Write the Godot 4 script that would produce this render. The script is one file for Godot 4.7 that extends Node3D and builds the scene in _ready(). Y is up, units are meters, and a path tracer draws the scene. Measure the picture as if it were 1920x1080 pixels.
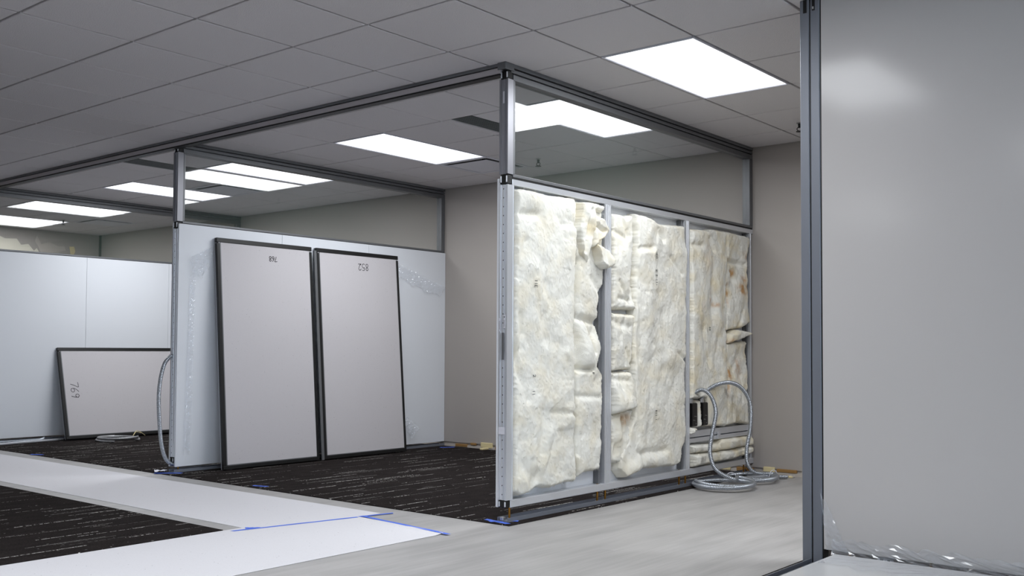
extends Node3D

# An office floor being fitted out: demountable partition frames, glass transoms,
# glass wool batts, leaning wall panels, suspended ceiling with lay-in light panels.
# Metres; x to the right of the partitions, -z into the rooms, floor at y = 0.

const H := 2.664            # ceiling height
const T := 0.6096           # ceiling module
const OX := -5.0668         # ceiling grid origin
const OZ := -2.8669
const ZB := -7.59           # face of the back wall
const ZF := -4.447          # front line of the rooms

var M := {}
var used := {}
var boxes := {}
var rng := RandomNumberGenerator.new()

# ---------------------------------------------------------------- helpers
func numbered(called: String) -> String:
	if not used.has(called):
		used[called] = 0
		return called
	used[called] += 1
	return "%s_%03d" % [called, used[called]]

func meta(o: Node, label := "", category := "", group := "", kind := "") -> void:
	if label: o.set_meta("label", label)
	if category: o.set_meta("category", category)
	if group: o.set_meta("group", group)
	if kind: o.set_meta("kind", kind)

func thing(called: String, label: String, category: String, at := Vector3.ZERO, rot := Vector3.ZERO, group := "") -> Node3D:
	var o := Node3D.new()
	o.name = numbered(called)
	add_child(o)
	o.position = at
	o.rotation = rot
	meta(o, label, category, group)
	return o

func struct(called: String) -> Node3D:
	var o := Node3D.new()
	o.name = called
	add_child(o)
	meta(o, "", "", "", "structure")
	return o

func part(parent: Node, called: String, mesh: Mesh, m: Material, at := Vector3.ZERO, rot := Vector3.ZERO) -> MeshInstance3D:
	var o := MeshInstance3D.new()
	o.name = called if parent != self else numbered(called)
	o.mesh = mesh
	o.material_override = m
	parent.add_child(o, true)
	o.position = at
	o.rotation = rot
	return o

func tri(st: SurfaceTool, a: Vector3, b: Vector3, c: Vector3, inside: Vector3) -> void:
	var n := (b - a).cross(c - a)
	if n.dot((a + b + c) / 3.0 - inside) < 0.0:
		var k := b
		b = c
		c = k
		n = -n
	n = n.normalized()
	for p in [a, c, b]:
		st.set_normal(n)
		st.add_vertex(p)

func quad(st: SurfaceTool, a: Vector3, b: Vector3, c: Vector3, d: Vector3, inside: Vector3) -> void:
	tri(st, a, b, c, inside)
	tri(st, a, c, d, inside)

func new_st() -> SurfaceTool:
	var st := SurfaceTool.new()
	st.begin(Mesh.PRIMITIVE_TRIANGLES)
	return st

func put_box(st: SurfaceTool, at: Vector3, s: Vector3, bev := 0.002) -> void:
	var h := s / 2.0
	bev = minf(bev, minf(h.x, minf(h.y, h.z)) * 0.45)
	var i := h - Vector3.ONE * bev
	for ax in 3:
		var u := (ax + 1) % 3
		var v := (ax + 2) % 3
		for sg in [-1.0, 1.0]:
			var q := []
			for k in [[-1, -1], [1, -1], [1, 1], [-1, 1]]:
				var p := Vector3.ZERO
				p[ax] = h[ax] * sg
				p[u] = i[u] * k[0]
				p[v] = i[v] * k[1]
				q.append(p + at)
			quad(st, q[0], q[1], q[2], q[3], at)
		if bev > 0.0:
			for su in [-1.0, 1.0]:
				for sv in [-1.0, 1.0]:
					var q := []
					for k in [[-1, 0], [1, 0], [1, 1], [-1, 1]]:
						var p := Vector3.ZERO
						p[ax] = i[ax] * k[0]
						p[u] = (h[u] if k[1] == 0 else i[u]) * su
						p[v] = (i[v] if k[1] == 0 else h[v]) * sv
						q.append(p + at)
					quad(st, q[0], q[1], q[2], q[3], at)
	if bev > 0.0:
		for sx in [-1.0, 1.0]:
			for sy in [-1.0, 1.0]:
				for sz in [-1.0, 1.0]:
					var sg := Vector3(sx, sy, sz)
					tri(st, Vector3(h.x, i.y, i.z) * sg + at, Vector3(i.x, h.y, i.z) * sg + at, Vector3(i.x, i.y, h.z) * sg + at, at)

func box(s: Vector3, bev := 0.002) -> Mesh:
	var key := "%.4f %.4f %.4f %.4f" % [s.x, s.y, s.z, bev]
	if not boxes.has(key):
		var st := new_st()
		put_box(st, Vector3.ZERO, s, bev)
		boxes[key] = st.commit()
	return boxes[key]

# a box part given by its two opposite corners
func bar(parent: Node, called: String, a: Vector3, b: Vector3, m: Material, bev := 0.002) -> MeshInstance3D:
	var lo := a.min(b)
	var hi := a.max(b)
	return part(parent, called, box(hi - lo, bev), m, (lo + hi) / 2.0)

# polygon in local x,y swept along z from 0 to length
func extrude(poly: PackedVector2Array, length: float) -> Mesh:
	var st := new_st()
	if not Geometry2D.is_polygon_clockwise(poly):
		poly.reverse()
	var n := poly.size()
	for k in n:
		var a := poly[k]
		var b := poly[(k + 1) % n]
		var e := (b - a).normalized()
		var nn := Vector3(-e.y, e.x, 0)
		var q := [Vector3(a.x, a.y, 0), Vector3(b.x, b.y, 0), Vector3(b.x, b.y, length), Vector3(a.x, a.y, length)]
		quad(st, q[0], q[1], q[2], q[3], (q[0] + q[2]) / 2.0 - nn)
	var ids := Geometry2D.triangulate_polygon(poly)
	for k in range(0, ids.size(), 3):
		for z in [0.0, length]:
			var p := [Vector3(poly[ids[k]].x, poly[ids[k]].y, z), Vector3(poly[ids[k + 1]].x, poly[ids[k + 1]].y, z), Vector3(poly[ids[k + 2]].x, poly[ids[k + 2]].y, z)]
			tri(st, p[0], p[1], p[2], (p[0] + p[1] + p[2]) / 3.0 + Vector3(0, 0, 1 if z == 0.0 else -1))
	return st.commit()

# smooth curve through points
func curve(pts: Array, step := 0.01) -> PackedVector3Array:
	var c := Curve3D.new()
	for k in pts.size():
		var t: Vector3 = (pts[mini(k + 1, pts.size() - 1)] - pts[maxi(k - 1, 0)]) / 6.0
		c.add_point(pts[k], -t, t)
	c.bake_interval = step
	return c.get_baked_points()

# tube along a path; rib > 0 makes the stepped ridges of flexible conduit
func tube(path: PackedVector3Array, r: float, sides := 10, rib := 0.0, pitch := 0.009) -> Mesh:
	var rings := []
	var up := Vector3(0.13, 0.97, 0.2).normalized()
	var run := 0.0
	var verts := PackedVector3Array()
	var norms := PackedVector3Array()
	var n := path.size()
	for k in n:
		var t := (path[mini(k + 1, n - 1)] - path[maxi(k - 1, 0)]).normalized()
		up = (up - t * up.dot(t)).normalized()
		var sd := t.cross(up)
		if k > 0:
			run += path[k].distance_to(path[k - 1])
		var ph := fposmod(run / pitch, 1.0)
		var rr := r - (rib * (0.5 + 0.5 * cos(ph * TAU)) if rib > 0.0 else 0.0)
		var sl := rib / pitch * PI * sin(ph * TAU) if rib > 0.0 else 0.0
		for j in sides:
			var a := TAU * j / sides
			var d := up * cos(a) + sd * sin(a)
			verts.append(path[k] + d * rr)
			norms.append((d - t * sl).normalized())
	var idx := PackedInt32Array()
	for k in n - 1:
		for j in sides:
			var a := k * sides + j
			var b := k * sides + (j + 1) % sides
			idx.append_array([a, b + sides, b, a, a + sides, b + sides])
	for e in [0, n - 1]:
		var base := verts.size()
		var t := (path[1] - path[0] if e == 0 else path[n - 1] - path[n - 2]).normalized() * (-1 if e == 0 else 1)
		verts.append(path[e])
		norms.append(t)
		for j in sides:
			verts.append(verts[e * sides + j])
			norms.append(t)
		for j in sides:
			var a := base + 1 + j
			var b := base + 1 + (j + 1) % sides
			idx.append_array([base, a, b] if e == 0 else [base, b, a])
	var arr := []
	arr.resize(Mesh.ARRAY_MAX)
	arr[Mesh.ARRAY_VERTEX] = verts
	arr[Mesh.ARRAY_NORMAL] = norms
	arr[Mesh.ARRAY_INDEX] = idx
	var me := ArrayMesh.new()
	me.add_surface_from_arrays(Mesh.PRIMITIVE_TRIANGLES, arr)
	return me

func smooth_mesh(verts: PackedVector3Array, idx: PackedInt32Array, cols := PackedColorArray()) -> Mesh:
	var norms := PackedVector3Array()
	norms.resize(verts.size())
	for k in range(0, idx.size(), 3):
		var n := (verts[idx[k + 2]] - verts[idx[k]]).cross(verts[idx[k + 1]] - verts[idx[k]])
		for j in 3:
			norms[idx[k + j]] += n
	for k in norms.size():
		norms[k] = norms[k].normalized()
	var arr := []
	arr.resize(Mesh.ARRAY_MAX)
	arr[Mesh.ARRAY_VERTEX] = verts
	arr[Mesh.ARRAY_NORMAL] = norms
	arr[Mesh.ARRAY_INDEX] = idx
	if cols.size():
		arr[Mesh.ARRAY_COLOR] = cols
	var me := ArrayMesh.new()
	me.add_surface_from_arrays(Mesh.PRIMITIVE_TRIANGLES, arr)
	return me

func noise(seed_: int, freq: float, oct := 3) -> FastNoiseLite:
	var n := FastNoiseLite.new()
	n.noise_type = FastNoiseLite.TYPE_SIMPLEX_SMOOTH
	n.seed = seed_
	n.frequency = freq
	n.fractal_octaves = oct
	return n

func mat(key: String, c: Color, rough := 0.6, metal := 0.0, spec := 0.5) -> StandardMaterial3D:
	var m := StandardMaterial3D.new()
	m.resource_name = key
	m.albedo_color = c
	m.roughness = rough
	m.metallic = metal
	m.metallic_specular = spec
	M[key] = m
	return m

func ntex(seed_: int, freq: float, lo: Color, hi: Color, size := 512, oct := 4) -> NoiseTexture2D:
	var t := NoiseTexture2D.new()
	t.width = size
	t.height = size
	t.seamless = true
	var n := noise(seed_, freq, oct)
	n.fractal_type = FastNoiseLite.FRACTAL_FBM
	t.noise = n
	var g := Gradient.new()
	g.set_color(0, lo)
	g.set_color(1, hi)
	t.color_ramp = g
	return t

func bumpy(m: StandardMaterial3D, seed_: int, freq: float, strength: float, scale: float, size := 512) -> void:
	var t := NoiseTexture2D.new()
	t.width = size
	t.height = size
	t.seamless = true
	t.as_normal_map = true
	t.bump_strength = strength
	t.noise = noise(seed_, freq, 4)
	m.normal_enabled = true
	m.normal_texture = t
	m.uv1_triplanar = true
	m.uv1_world_triplanar = true
	m.uv1_scale = Vector3.ONE * scale

# ---------------------------------------------------------------- lettering in pen strokes
const GLYPH := {
	"7": [[[0.02, 0.95], [0.3, 1.0], [0.62, 0.98], [0.4, 0.5], [0.22, 0.0]]],
	"6": [[[0.5, 1.0], [0.22, 0.72], [0.06, 0.36], [0.1, 0.08], [0.3, 0.0], [0.5, 0.12], [0.52, 0.34], [0.3, 0.47], [0.1, 0.36]]],
	"8": [[[0.5, 0.86], [0.3, 1.0], [0.1, 0.86], [0.14, 0.66], [0.44, 0.4], [0.5, 0.16], [0.3, 0.0], [0.08, 0.12], [0.12, 0.36], [0.44, 0.64], [0.5, 0.86]]],
	"5": [[[0.52, 1.0], [0.16, 0.97], [0.1, 0.58], [0.34, 0.62], [0.54, 0.42], [0.5, 0.14], [0.26, 0.0], [0.04, 0.1]]],
	"2": [[[0.05, 0.78], [0.16, 0.96], [0.4, 1.0], [0.52, 0.8], [0.4, 0.46], [0.2, 0.1], [0.08, 0.02], [0.14, 0.2], [0.4, 0.04], [0.6, 0.12]]],
	"9": [[[0.5, 0.84], [0.3, 1.0], [0.1, 0.84], [0.14, 0.6], [0.34, 0.54], [0.5, 0.72], [0.52, 0.9], [0.46, 0.4], [0.34, 0.0]]],
	"1": [[[0.3, 1.0], [0.3, 0.0]]],
	"R": [[[0.05, 0.0], [0.05, 1.0], [0.42, 0.96], [0.5, 0.76], [0.4, 0.56], [0.05, 0.5], [0.52, 0.0]]],
	"I": [[[0.3, 1.0], [0.3, 0.0]]],
	"H": [[[0.05, 1.0], [0.05, 0.0]], [[0.05, 0.5], [0.5, 0.5]], [[0.5, 1.0], [0.5, 0.0]]],
	"D": [[[0.05, 0.0], [0.05, 1.0], [0.4, 0.9], [0.52, 0.5], [0.4, 0.1], [0.05, 0.0]]],
	"O": [[[0.3, 0.0], [0.08, 0.2], [0.08, 0.8], [0.3, 1.0], [0.52, 0.8], [0.52, 0.2], [0.3, 0.0]]],
	"E": [[[0.5, 1.0], [0.05, 1.0], [0.05, 0.0], [0.5, 0.0]], [[0.05, 0.5], [0.4, 0.5]]],
	"-": [[[0.1, 0.5], [0.5, 0.5]]],
	" ": [],
}

# flat pen lettering in local x,y centred on the origin, facing +z
func lettering(text: String, h: float, pen: float) -> Mesh:
	var st := new_st()
	var w := text.length() * 0.72 * h - 0.12 * h
	for k in text.length():
		for line in GLYPH[text[k]]:
			var pts := []
			for p in line:
				pts.append(Vector3(-w / 2.0 + (k * 0.72 + p[0]) * h, (p[1] - 0.5) * h, 0))
			var c := curve(pts, h * 0.06)
			for j in c.size() - 1:
				var d := (c[j + 1] - c[j]).normalized()
				var s := Vector3(-d.y, d.x, 0) * pen / 2.0
				var e := d * pen * 0.3
				quad(st, c[j] - s - e, c[j + 1] - s + e, c[j + 1] + s + e, c[j] + s - e, c[j] - Vector3(0, 0, 1))
	return st.commit()

# ---------------------------------------------------------------- materials
func carpet_image() -> Image:
	var n := 1024
	var im := Image.create(n, n, true, Image.FORMAT_RGB8)
	var coarse := noise(3, 0.018, 2)
	var fine := noise(4, 0.23, 2)
	for y in n:
		for x in n:
			var v := 0.155 + 0.018 * coarse.get_noise_2d(x, y * 0.5) + 0.05 * fine.get_noise_2d(x * 1.3, y * 0.55)
			im.set_pixel(x, y, Color(v * 1.05, v * 0.95, v * 0.93))
	var r := RandomNumberGenerator.new()
	r.seed = 77
	for k in 62:
		var x := r.randi_range(2, n - 8)
		var y := r.randi_range(0, n - 1)
		var len_ := r.randi_range(50, 320)
		var wide := r.randi_range(2, 5)
		var tone := r.randf_range(0.46, 0.86)
		var keep := r.randf_range(0.6, 0.98)
		var j := 0
		while j < len_:
			var run := r.randi_range(1, 5)
			if r.randf() < keep:
				var t := tone * r.randf_range(0.75, 1.1)
				im.fill_rect(Rect2i(x + (1 if r.randf() < 0.1 else 0), (y + j) % n, wide, run), Color(t, t * 0.985, t * 0.96))
			j += run + (1 if r.randf() < 0.4 else 0)
	for k in 130:
		var t := r.randf_range(0.3, 0.62)
		im.fill_rect(Rect2i(r.randi_range(0, n - 8), r.randi_range(0, n - 4), r.randi_range(2, 6), r.randi_range(2, 7)), Color(t, t, t * 0.97))
	im.generate_mipmaps()
	return im

func vinyl_image() -> Image:
	var n := 1024
	var im := Image.create(n, n, true, Image.FORMAT_RGB8)
	var a := noise(11, 0.012, 3)
	var b := noise(12, 0.05, 3)
	var c := noise(13, 0.004, 2)
	for y in n:
		for x in n:
			var fx := x * 1.0
			var fy := y * 0.09
			# blend over the edge so the print repeats without a seam
			var w := smoothstep(0.0, 1.0, clampf((y - 896) / 128.0, 0, 1))
			var wx := smoothstep(0.0, 1.0, clampf((x - 896) / 128.0, 0, 1))
			var v := a.get_noise_2d(fx, fy) * 0.6 + b.get_noise_2d(fx, fy * 0.7) * 0.3 + c.get_noise_2d(fx, y * 0.4) * 0.5
			if w > 0.0:
				v = lerpf(v, a.get_noise_2d(fx, fy - n * 0.09) * 0.6 + b.get_noise_2d(fx, (fy - n * 0.09) * 0.7) * 0.3 + c.get_noise_2d(fx, (y - n) * 0.4) * 0.5, w)
			if wx > 0.0:
				v = lerpf(v, a.get_noise_2d(fx - n, fy) * 0.6 + b.get_noise_2d(fx - n, fy * 0.7) * 0.3 + c.get_noise_2d(fx - n, y * 0.4) * 0.5, wx)
			var g := 0.645 + 0.075 * v
			im.set_pixel(x, y, Color(g, g * 0.985, g * 0.975))
	im.generate_mipmaps()
	return im

func speckle_image() -> Image:
	var n := 512
	var im := Image.create(n, n, true, Image.FORMAT_RGB8)
	im.fill(Color(1, 1, 1))
	var r := RandomNumberGenerator.new()
	r.seed = 5
	for k in 5200:
		var t := r.randf_range(0.93, 0.985)
		im.fill_rect(Rect2i(r.randi_range(0, n - 2), r.randi_range(0, n - 2), r.randi_range(1, 2), 1), Color(t, t, t))
	for k in 40:
		var t := r.randf_range(0.6, 0.8)
		im.fill_rect(Rect2i(r.randi_range(0, n - 4), r.randi_range(0, n - 4), 2, 2), Color(t, t, t))
	im.generate_mipmaps()
	return im

func planar(m: StandardMaterial3D, im: Image, repeat: float) -> void:
	m.albedo_texture = ImageTexture.create_from_image(im)
	m.uv1_triplanar = true
	m.uv1_world_triplanar = true
	m.uv1_scale = Vector3.ONE / repeat

func materials() -> void:
	var m: StandardMaterial3D
	m = mat("ceiling_tile", Color(0.84, 0.825, 0.83), 0.95, 0.0, 0.2)
	bumpy(m, 21, 0.09, 2.0, 2.2)
	mat("ceiling_grid", Color(0.62, 0.61, 0.62), 0.6)
	mat("painted_hole_shade", Color(0.05, 0.05, 0.05), 0.9)  # near-black that paints the shade of the post's small holes
	m = mat("taupe_wall", Color(0.66, 0.635, 0.615), 0.85, 0.0, 0.3)
	bumpy(m, 22, 0.2, 0.7, 3.0)
	m = mat("vinyl", Color(1, 1, 1), 0.42, 0.0, 0.45)
	planar(m, vinyl_image(), 1.4)
	m = mat("carpet", Color(1, 1, 1), 1.0, 0.0, 0.1)
	planar(m, carpet_image(), 1.9)
	m = mat("paper", Color(0.86, 0.855, 0.87), 0.8, 0.0, 0.3)
	planar(m, speckle_image(), 1.1)
	mat("blue_tape", Color(0.33, 0.46, 0.87), 0.7, 0.0, 0.3)
	mat("white_panel", Color(0.86, 0.87, 0.89), 0.42, 0.0, 0.45)
	mat("gloss_panel", Color(0.785, 0.77, 0.76), 0.15, 0.0, 0.32)
	m = mat("panel_back", Color(0.76, 0.745, 0.755), 0.75, 0.0, 0.35)
	planar(m, speckle_image(), 0.9)
	mat("black_gasket", Color(0.035, 0.035, 0.037), 0.5)
	m = mat("aluminium", Color(0.86, 0.87, 0.89), 0.33, 0.6)
	mat("dull_aluminium", Color(0.58, 0.58, 0.60), 0.42, 0.6)
	mat("anodised", Color(0.44, 0.445, 0.455), 0.4, 0.4)
	mat("header_grey", Color(0.76, 0.735, 0.74), 0.45, 0.2)
	mat("post_grey", Color(0.47, 0.485, 0.52), 0.45, 0.25)
	mat("dark_metal", Color(0.10, 0.10, 0.105), 0.5, 0.4)
	mat("vane_grey", Color(0.52, 0.53, 0.53), 0.6)
	mat("brass", Color(0.62, 0.44, 0.18), 0.35, 0.9)
	mat("conduit", Color(0.70, 0.72, 0.75), 0.34, 0.9)
	mat("cable", Color(0.66, 0.66, 0.67), 0.4, 0.6)
	mat("black_box", Color(0.03, 0.03, 0.032), 0.35)
	mat("ink", Color(0.06, 0.06, 0.08), 0.8)
	mat("faded_ink", Color(0.42, 0.43, 0.46), 0.9)
	mat("white_label", Color(0.82, 0.82, 0.85), 0.5)
	mat("foam", Color(0.86, 0.80, 0.62), 0.95)
	mat("adhesive", Color(0.58, 0.44, 0.25), 0.9)
	mat("plaster", Color(0.72, 0.69, 0.66), 0.95)
	mat("plaster_pale", Color(0.86, 0.84, 0.78), 0.95)
	mat("screw_zinc", Color(0.8, 0.8, 0.8), 0.35, 0.9)
	m = mat("glass", Color(0.30, 0.36, 0.33, 0.15), 0.015)
	m.transparency = BaseMaterial3D.TRANSPARENCY_ALPHA
	m = mat("clear_pane", Color(1, 1, 1, 0.02), 0.01)
	m.transparency = BaseMaterial3D.TRANSPARENCY_ALPHA
	m = mat("film", Color(0.93, 0.95, 0.98, 0.2), 0.08, 0.0, 1.0)
	m.transparency = BaseMaterial3D.TRANSPARENCY_ALPHA
	m = mat("wool", Color(1, 1, 1), 1.0, 0.0, 0.1)
	m.vertex_color_use_as_albedo = true
	m.rim_enabled = true
	m.rim = 0.25
	m.rim_tint = 0.5
	bumpy(m, 31, 0.16, 4.0, 3.2)
	m = mat("light_panel", Color(1, 1, 1), 0.6)
	m.emission_enabled = true
	m.emission = Color(0.97, 0.98, 1.0)
	m.emission_energy_multiplier = 2.2

# ---------------------------------------------------------------- room shell
var taken := {}

func cell(i: float, j: float) -> Vector3:
	return Vector3(OX + i * T, H, OZ + j * T)

func light_panel(i: int, j: int, label: String, energy: float, along_z := true) -> void:
	# covers cells i, j and j+1 (j counts towards the camera)
	taken[Vector2i(i, j)] = true
	taken[Vector2i(i, j + 1)] = true
	var c := cell(i + 0.5, j + 1.0)
	var t := thing("ceiling_light", label, "ceiling light", c, Vector3.ZERO, "lay-in ceiling light panels")
	var w := T - 0.012
	var l := 2.0 * T - 0.012
	var b := 0.013
	bar(t, "frame", Vector3(-w / 2, -0.004, -l / 2), Vector3(-w / 2 + b, 0.03, l / 2), M.white_label, 0.003)
	bar(t, "frame", Vector3(w / 2 - b, -0.004, -l / 2), Vector3(w / 2, 0.03, l / 2), M.white_label, 0.003)
	bar(t, "frame", Vector3(-w / 2 + b, -0.004, -l / 2), Vector3(w / 2 - b, 0.03, -l / 2 + b), M.white_label, 0.003)
	bar(t, "frame", Vector3(-w / 2 + b, -0.004, l / 2 - b), Vector3(w / 2 - b, 0.03, l / 2), M.white_label, 0.003)
	bar(t, "light_diffuser", Vector3(-w / 2 + b, 0.004, -l / 2 + b), Vector3(w / 2 - b, 0.02, l / 2 - b), M.light_panel, 0.0)
	bar(t, "housing", Vector3(-w / 2 + 0.01, 0.03, -l / 2 + 0.01), Vector3(w / 2 - 0.01, 0.07, l / 2 - 0.01), M.ceiling_grid, 0.002)
	var a := AreaLight3D.new()
	a.name = "panel_glow"
	a.area_size = Vector2(w - 2 * b, l - 2 * b)
	a.light_energy = energy
	a.light_color = Color(0.97, 0.985, 1.0)
	a.area_range = 20.0
	a.area_attenuation = 2.0
	a.shadow_enabled = true
	t.add_child(a)
	a.position = Vector3(0, -0.006, 0)
	a.rotation.x = -PI / 2

func shell() -> void:
	# floor slab with a printed vinyl covering
	var f := struct("floor")
	bar(f, "vinyl_covering", Vector3(-14.4, -0.12, -8.0), Vector3(4.2, 0.0, 8.2), M.vinyl, 0.0)
	# walls
	var w := struct("wall_back")
	bar(w, "plasterboard", Vector3(-14.4, 0.05, ZB - 0.13), Vector3(4.2, H + 0.4, ZB), M.taupe_wall, 0.0)
	bar(w, "bottom_plate", Vector3(-14.4, 0.0, ZB - 0.12), Vector3(4.2, 0.05, ZB - 0.012), M.plaster, 0.0)
	w = struct("wall_left")
	bar(w, "plasterboard", Vector3(-14.4, 0, -8), Vector3(-14.2, H + 0.4, 8.2), M.taupe_wall, 0.0)
	bar(w, "corner_strip", Vector3(-14.2, 0, ZB + 0.03), Vector3(-14.185, H, ZB), M.dark_metal, 0.0)
	# where its facing has been torn off, high up: pale board and dabs of old glue
	var torn := [[[[-5.2, 2.0], [-6.72, 2.0], [-6.70, 2.30], [-6.64, 2.40], [-6.60, 2.36], [-6.52, 2.45], [-6.42, 2.43], [-6.36, 2.51], [-6.2, 2.50], [-6.1, 2.54], [-5.2, 2.56]], M.plaster_pale],
		[[[-6.64, 2.58], [-6.70, 2.46], [-6.82, 2.50], [-6.95, 2.45], [-7.04, 2.46], [-7.06, 2.40], [-6.90, 2.36], [-6.72, 2.30], [-6.66, 2.42], [-6.61, 2.50]], M.plaster],
		[[[-7.11, 2.46], [-7.18, 2.465], [-7.20, 2.40], [-7.17, 2.33], [-7.13, 2.34], [-7.12, 2.40]], M.foam]]
	for q in torn:
		var pl := PackedVector2Array()
		for p in q[0]:
			pl.append(Vector2(-p[0], p[1]))
		part(w, "torn_patch", extrude(pl, 0.003), q[1], Vector3(-14.2, 0, 0), Vector3(0, PI / 2, 0))
	w = struct("wall_right")
	var wy0 := 0.85
	var wy1 := 2.42
	bar(w, "plasterboard", Vector3(4.0, 0, -8), Vector3(4.2, wy0, 8.2), M.taupe_wall, 0.0)
	bar(w, "plasterboard", Vector3(4.0, wy1, -8), Vector3(4.2, H + 0.4, 8.2), M.taupe_wall, 0.0)
	var edges := [-8.0, -4.0, -2.5, -2.2, -0.7, -0.4, 1.1, 1.4, 2.9, 3.2, 4.7, 8.2]
	for k in range(0, edges.size(), 2):
		bar(w, "plasterboard", Vector3(4.0, wy0, edges[k]), Vector3(4.2, wy1, edges[k + 1]), M.taupe_wall, 0.0)
	for k in 5:
		var a: float = edges[k * 2 + 1]
		var b: float = edges[k * 2 + 2]
		var wn := struct("window_%d" % (k + 1))
		for y in [wy0, wy1 - 0.05]:
			bar(wn, "window_frame", Vector3(4.04, y, a), Vector3(4.12, y + 0.05, b), M.anodised, 0.003)
		for z in [a, b - 0.05]:
			bar(wn, "window_frame", Vector3(4.04, wy0 + 0.05, z), Vector3(4.12, wy1 - 0.05, z + 0.05), M.anodised, 0.003)
		bar(wn, "window_pane", Vector3(4.077, wy0 + 0.05, a + 0.05), Vector3(4.083, wy1 - 0.05, b - 0.05), M.clear_pane, 0.0)
		bar(wn, "window_sill", Vector3(3.93, wy0 - 0.03, a - 0.04), Vector3(4.04, wy0, b + 0.04), M.white_label, 0.003)
	w = struct("wall_front")
	bar(w, "plasterboard", Vector3(-14.4, 0, 8.0), Vector3(4.2, H + 0.4, 8.2), M.taupe_wall, 0.0)

	# suspended ceiling: every tile in reach is a piece, the far rest one slab
	var c := struct("ceiling")
	bar(c, "slab_above", Vector3(-14.4, H + 0.2, -8), Vector3(4.2, H + 0.4, 8.2), M.ceiling_grid, 0.0)
	var i0 := -15
	var i1 := 7
	var j0 := -8
	var j1 := 3
	var g := 0.0075
	for j in range(j0, j1):
		for i in range(i0, i1):
			if taken.has(Vector2i(i, j)):
				continue
			var a := cell(i, j)
			var z0 := maxf(a.z, ZB)
			bar(c, "tile", Vector3(a.x + g, H, z0 + g), Vector3(a.x + T - g, H + 0.016, a.z + T - g), M.ceiling_tile, 0.003)
	for i in range(i0, i1 + 1):
		var x := OX + i * T
		bar(c, "grid_runner", Vector3(x - 0.012, H + 0.012, ZB), Vector3(x + 0.012, H + 0.03, OZ + j1 * T), M.ceiling_grid, 0.0)
	for j in range(j0 + 1, j1 + 1):
		var z := OZ + j * T
		bar(c, "grid_runner", Vector3(OX + i0 * T, H + 0.0118, z - 0.012), Vector3(OX + i1 * T, H + 0.03, z + 0.012), M.ceiling_grid, 0.0)
	# the rest of the ceiling, with the openings of its light panels left out
	var holes := []
	for k in taken.keys():
		if k.y >= j1:
			holes.append(k)
	for j in range(j1, 18):
		var row := []
		for k in holes:
			if k.y == j:
				row.append(k.x)
		row.sort()
		var x0 := -14.2
		var zz := OZ + j * T
		for i in row:
			bar(c, "tile_row", Vector3(x0, H, zz), Vector3(OX + i * T, H + 0.016, zz + T), M.ceiling_tile, 0.0)
			x0 = OX + (i + 1) * T
		bar(c, "tile_row", Vector3(x0, H, zz), Vector3(4.2, H + 0.016, zz + T), M.ceiling_tile, 0.0)
	bar(c, "tile_row", Vector3(OX + i1 * T, H, ZB), Vector3(4.2, H + 0.016, OZ + j1 * T), M.ceiling_tile, 0.0)

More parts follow.
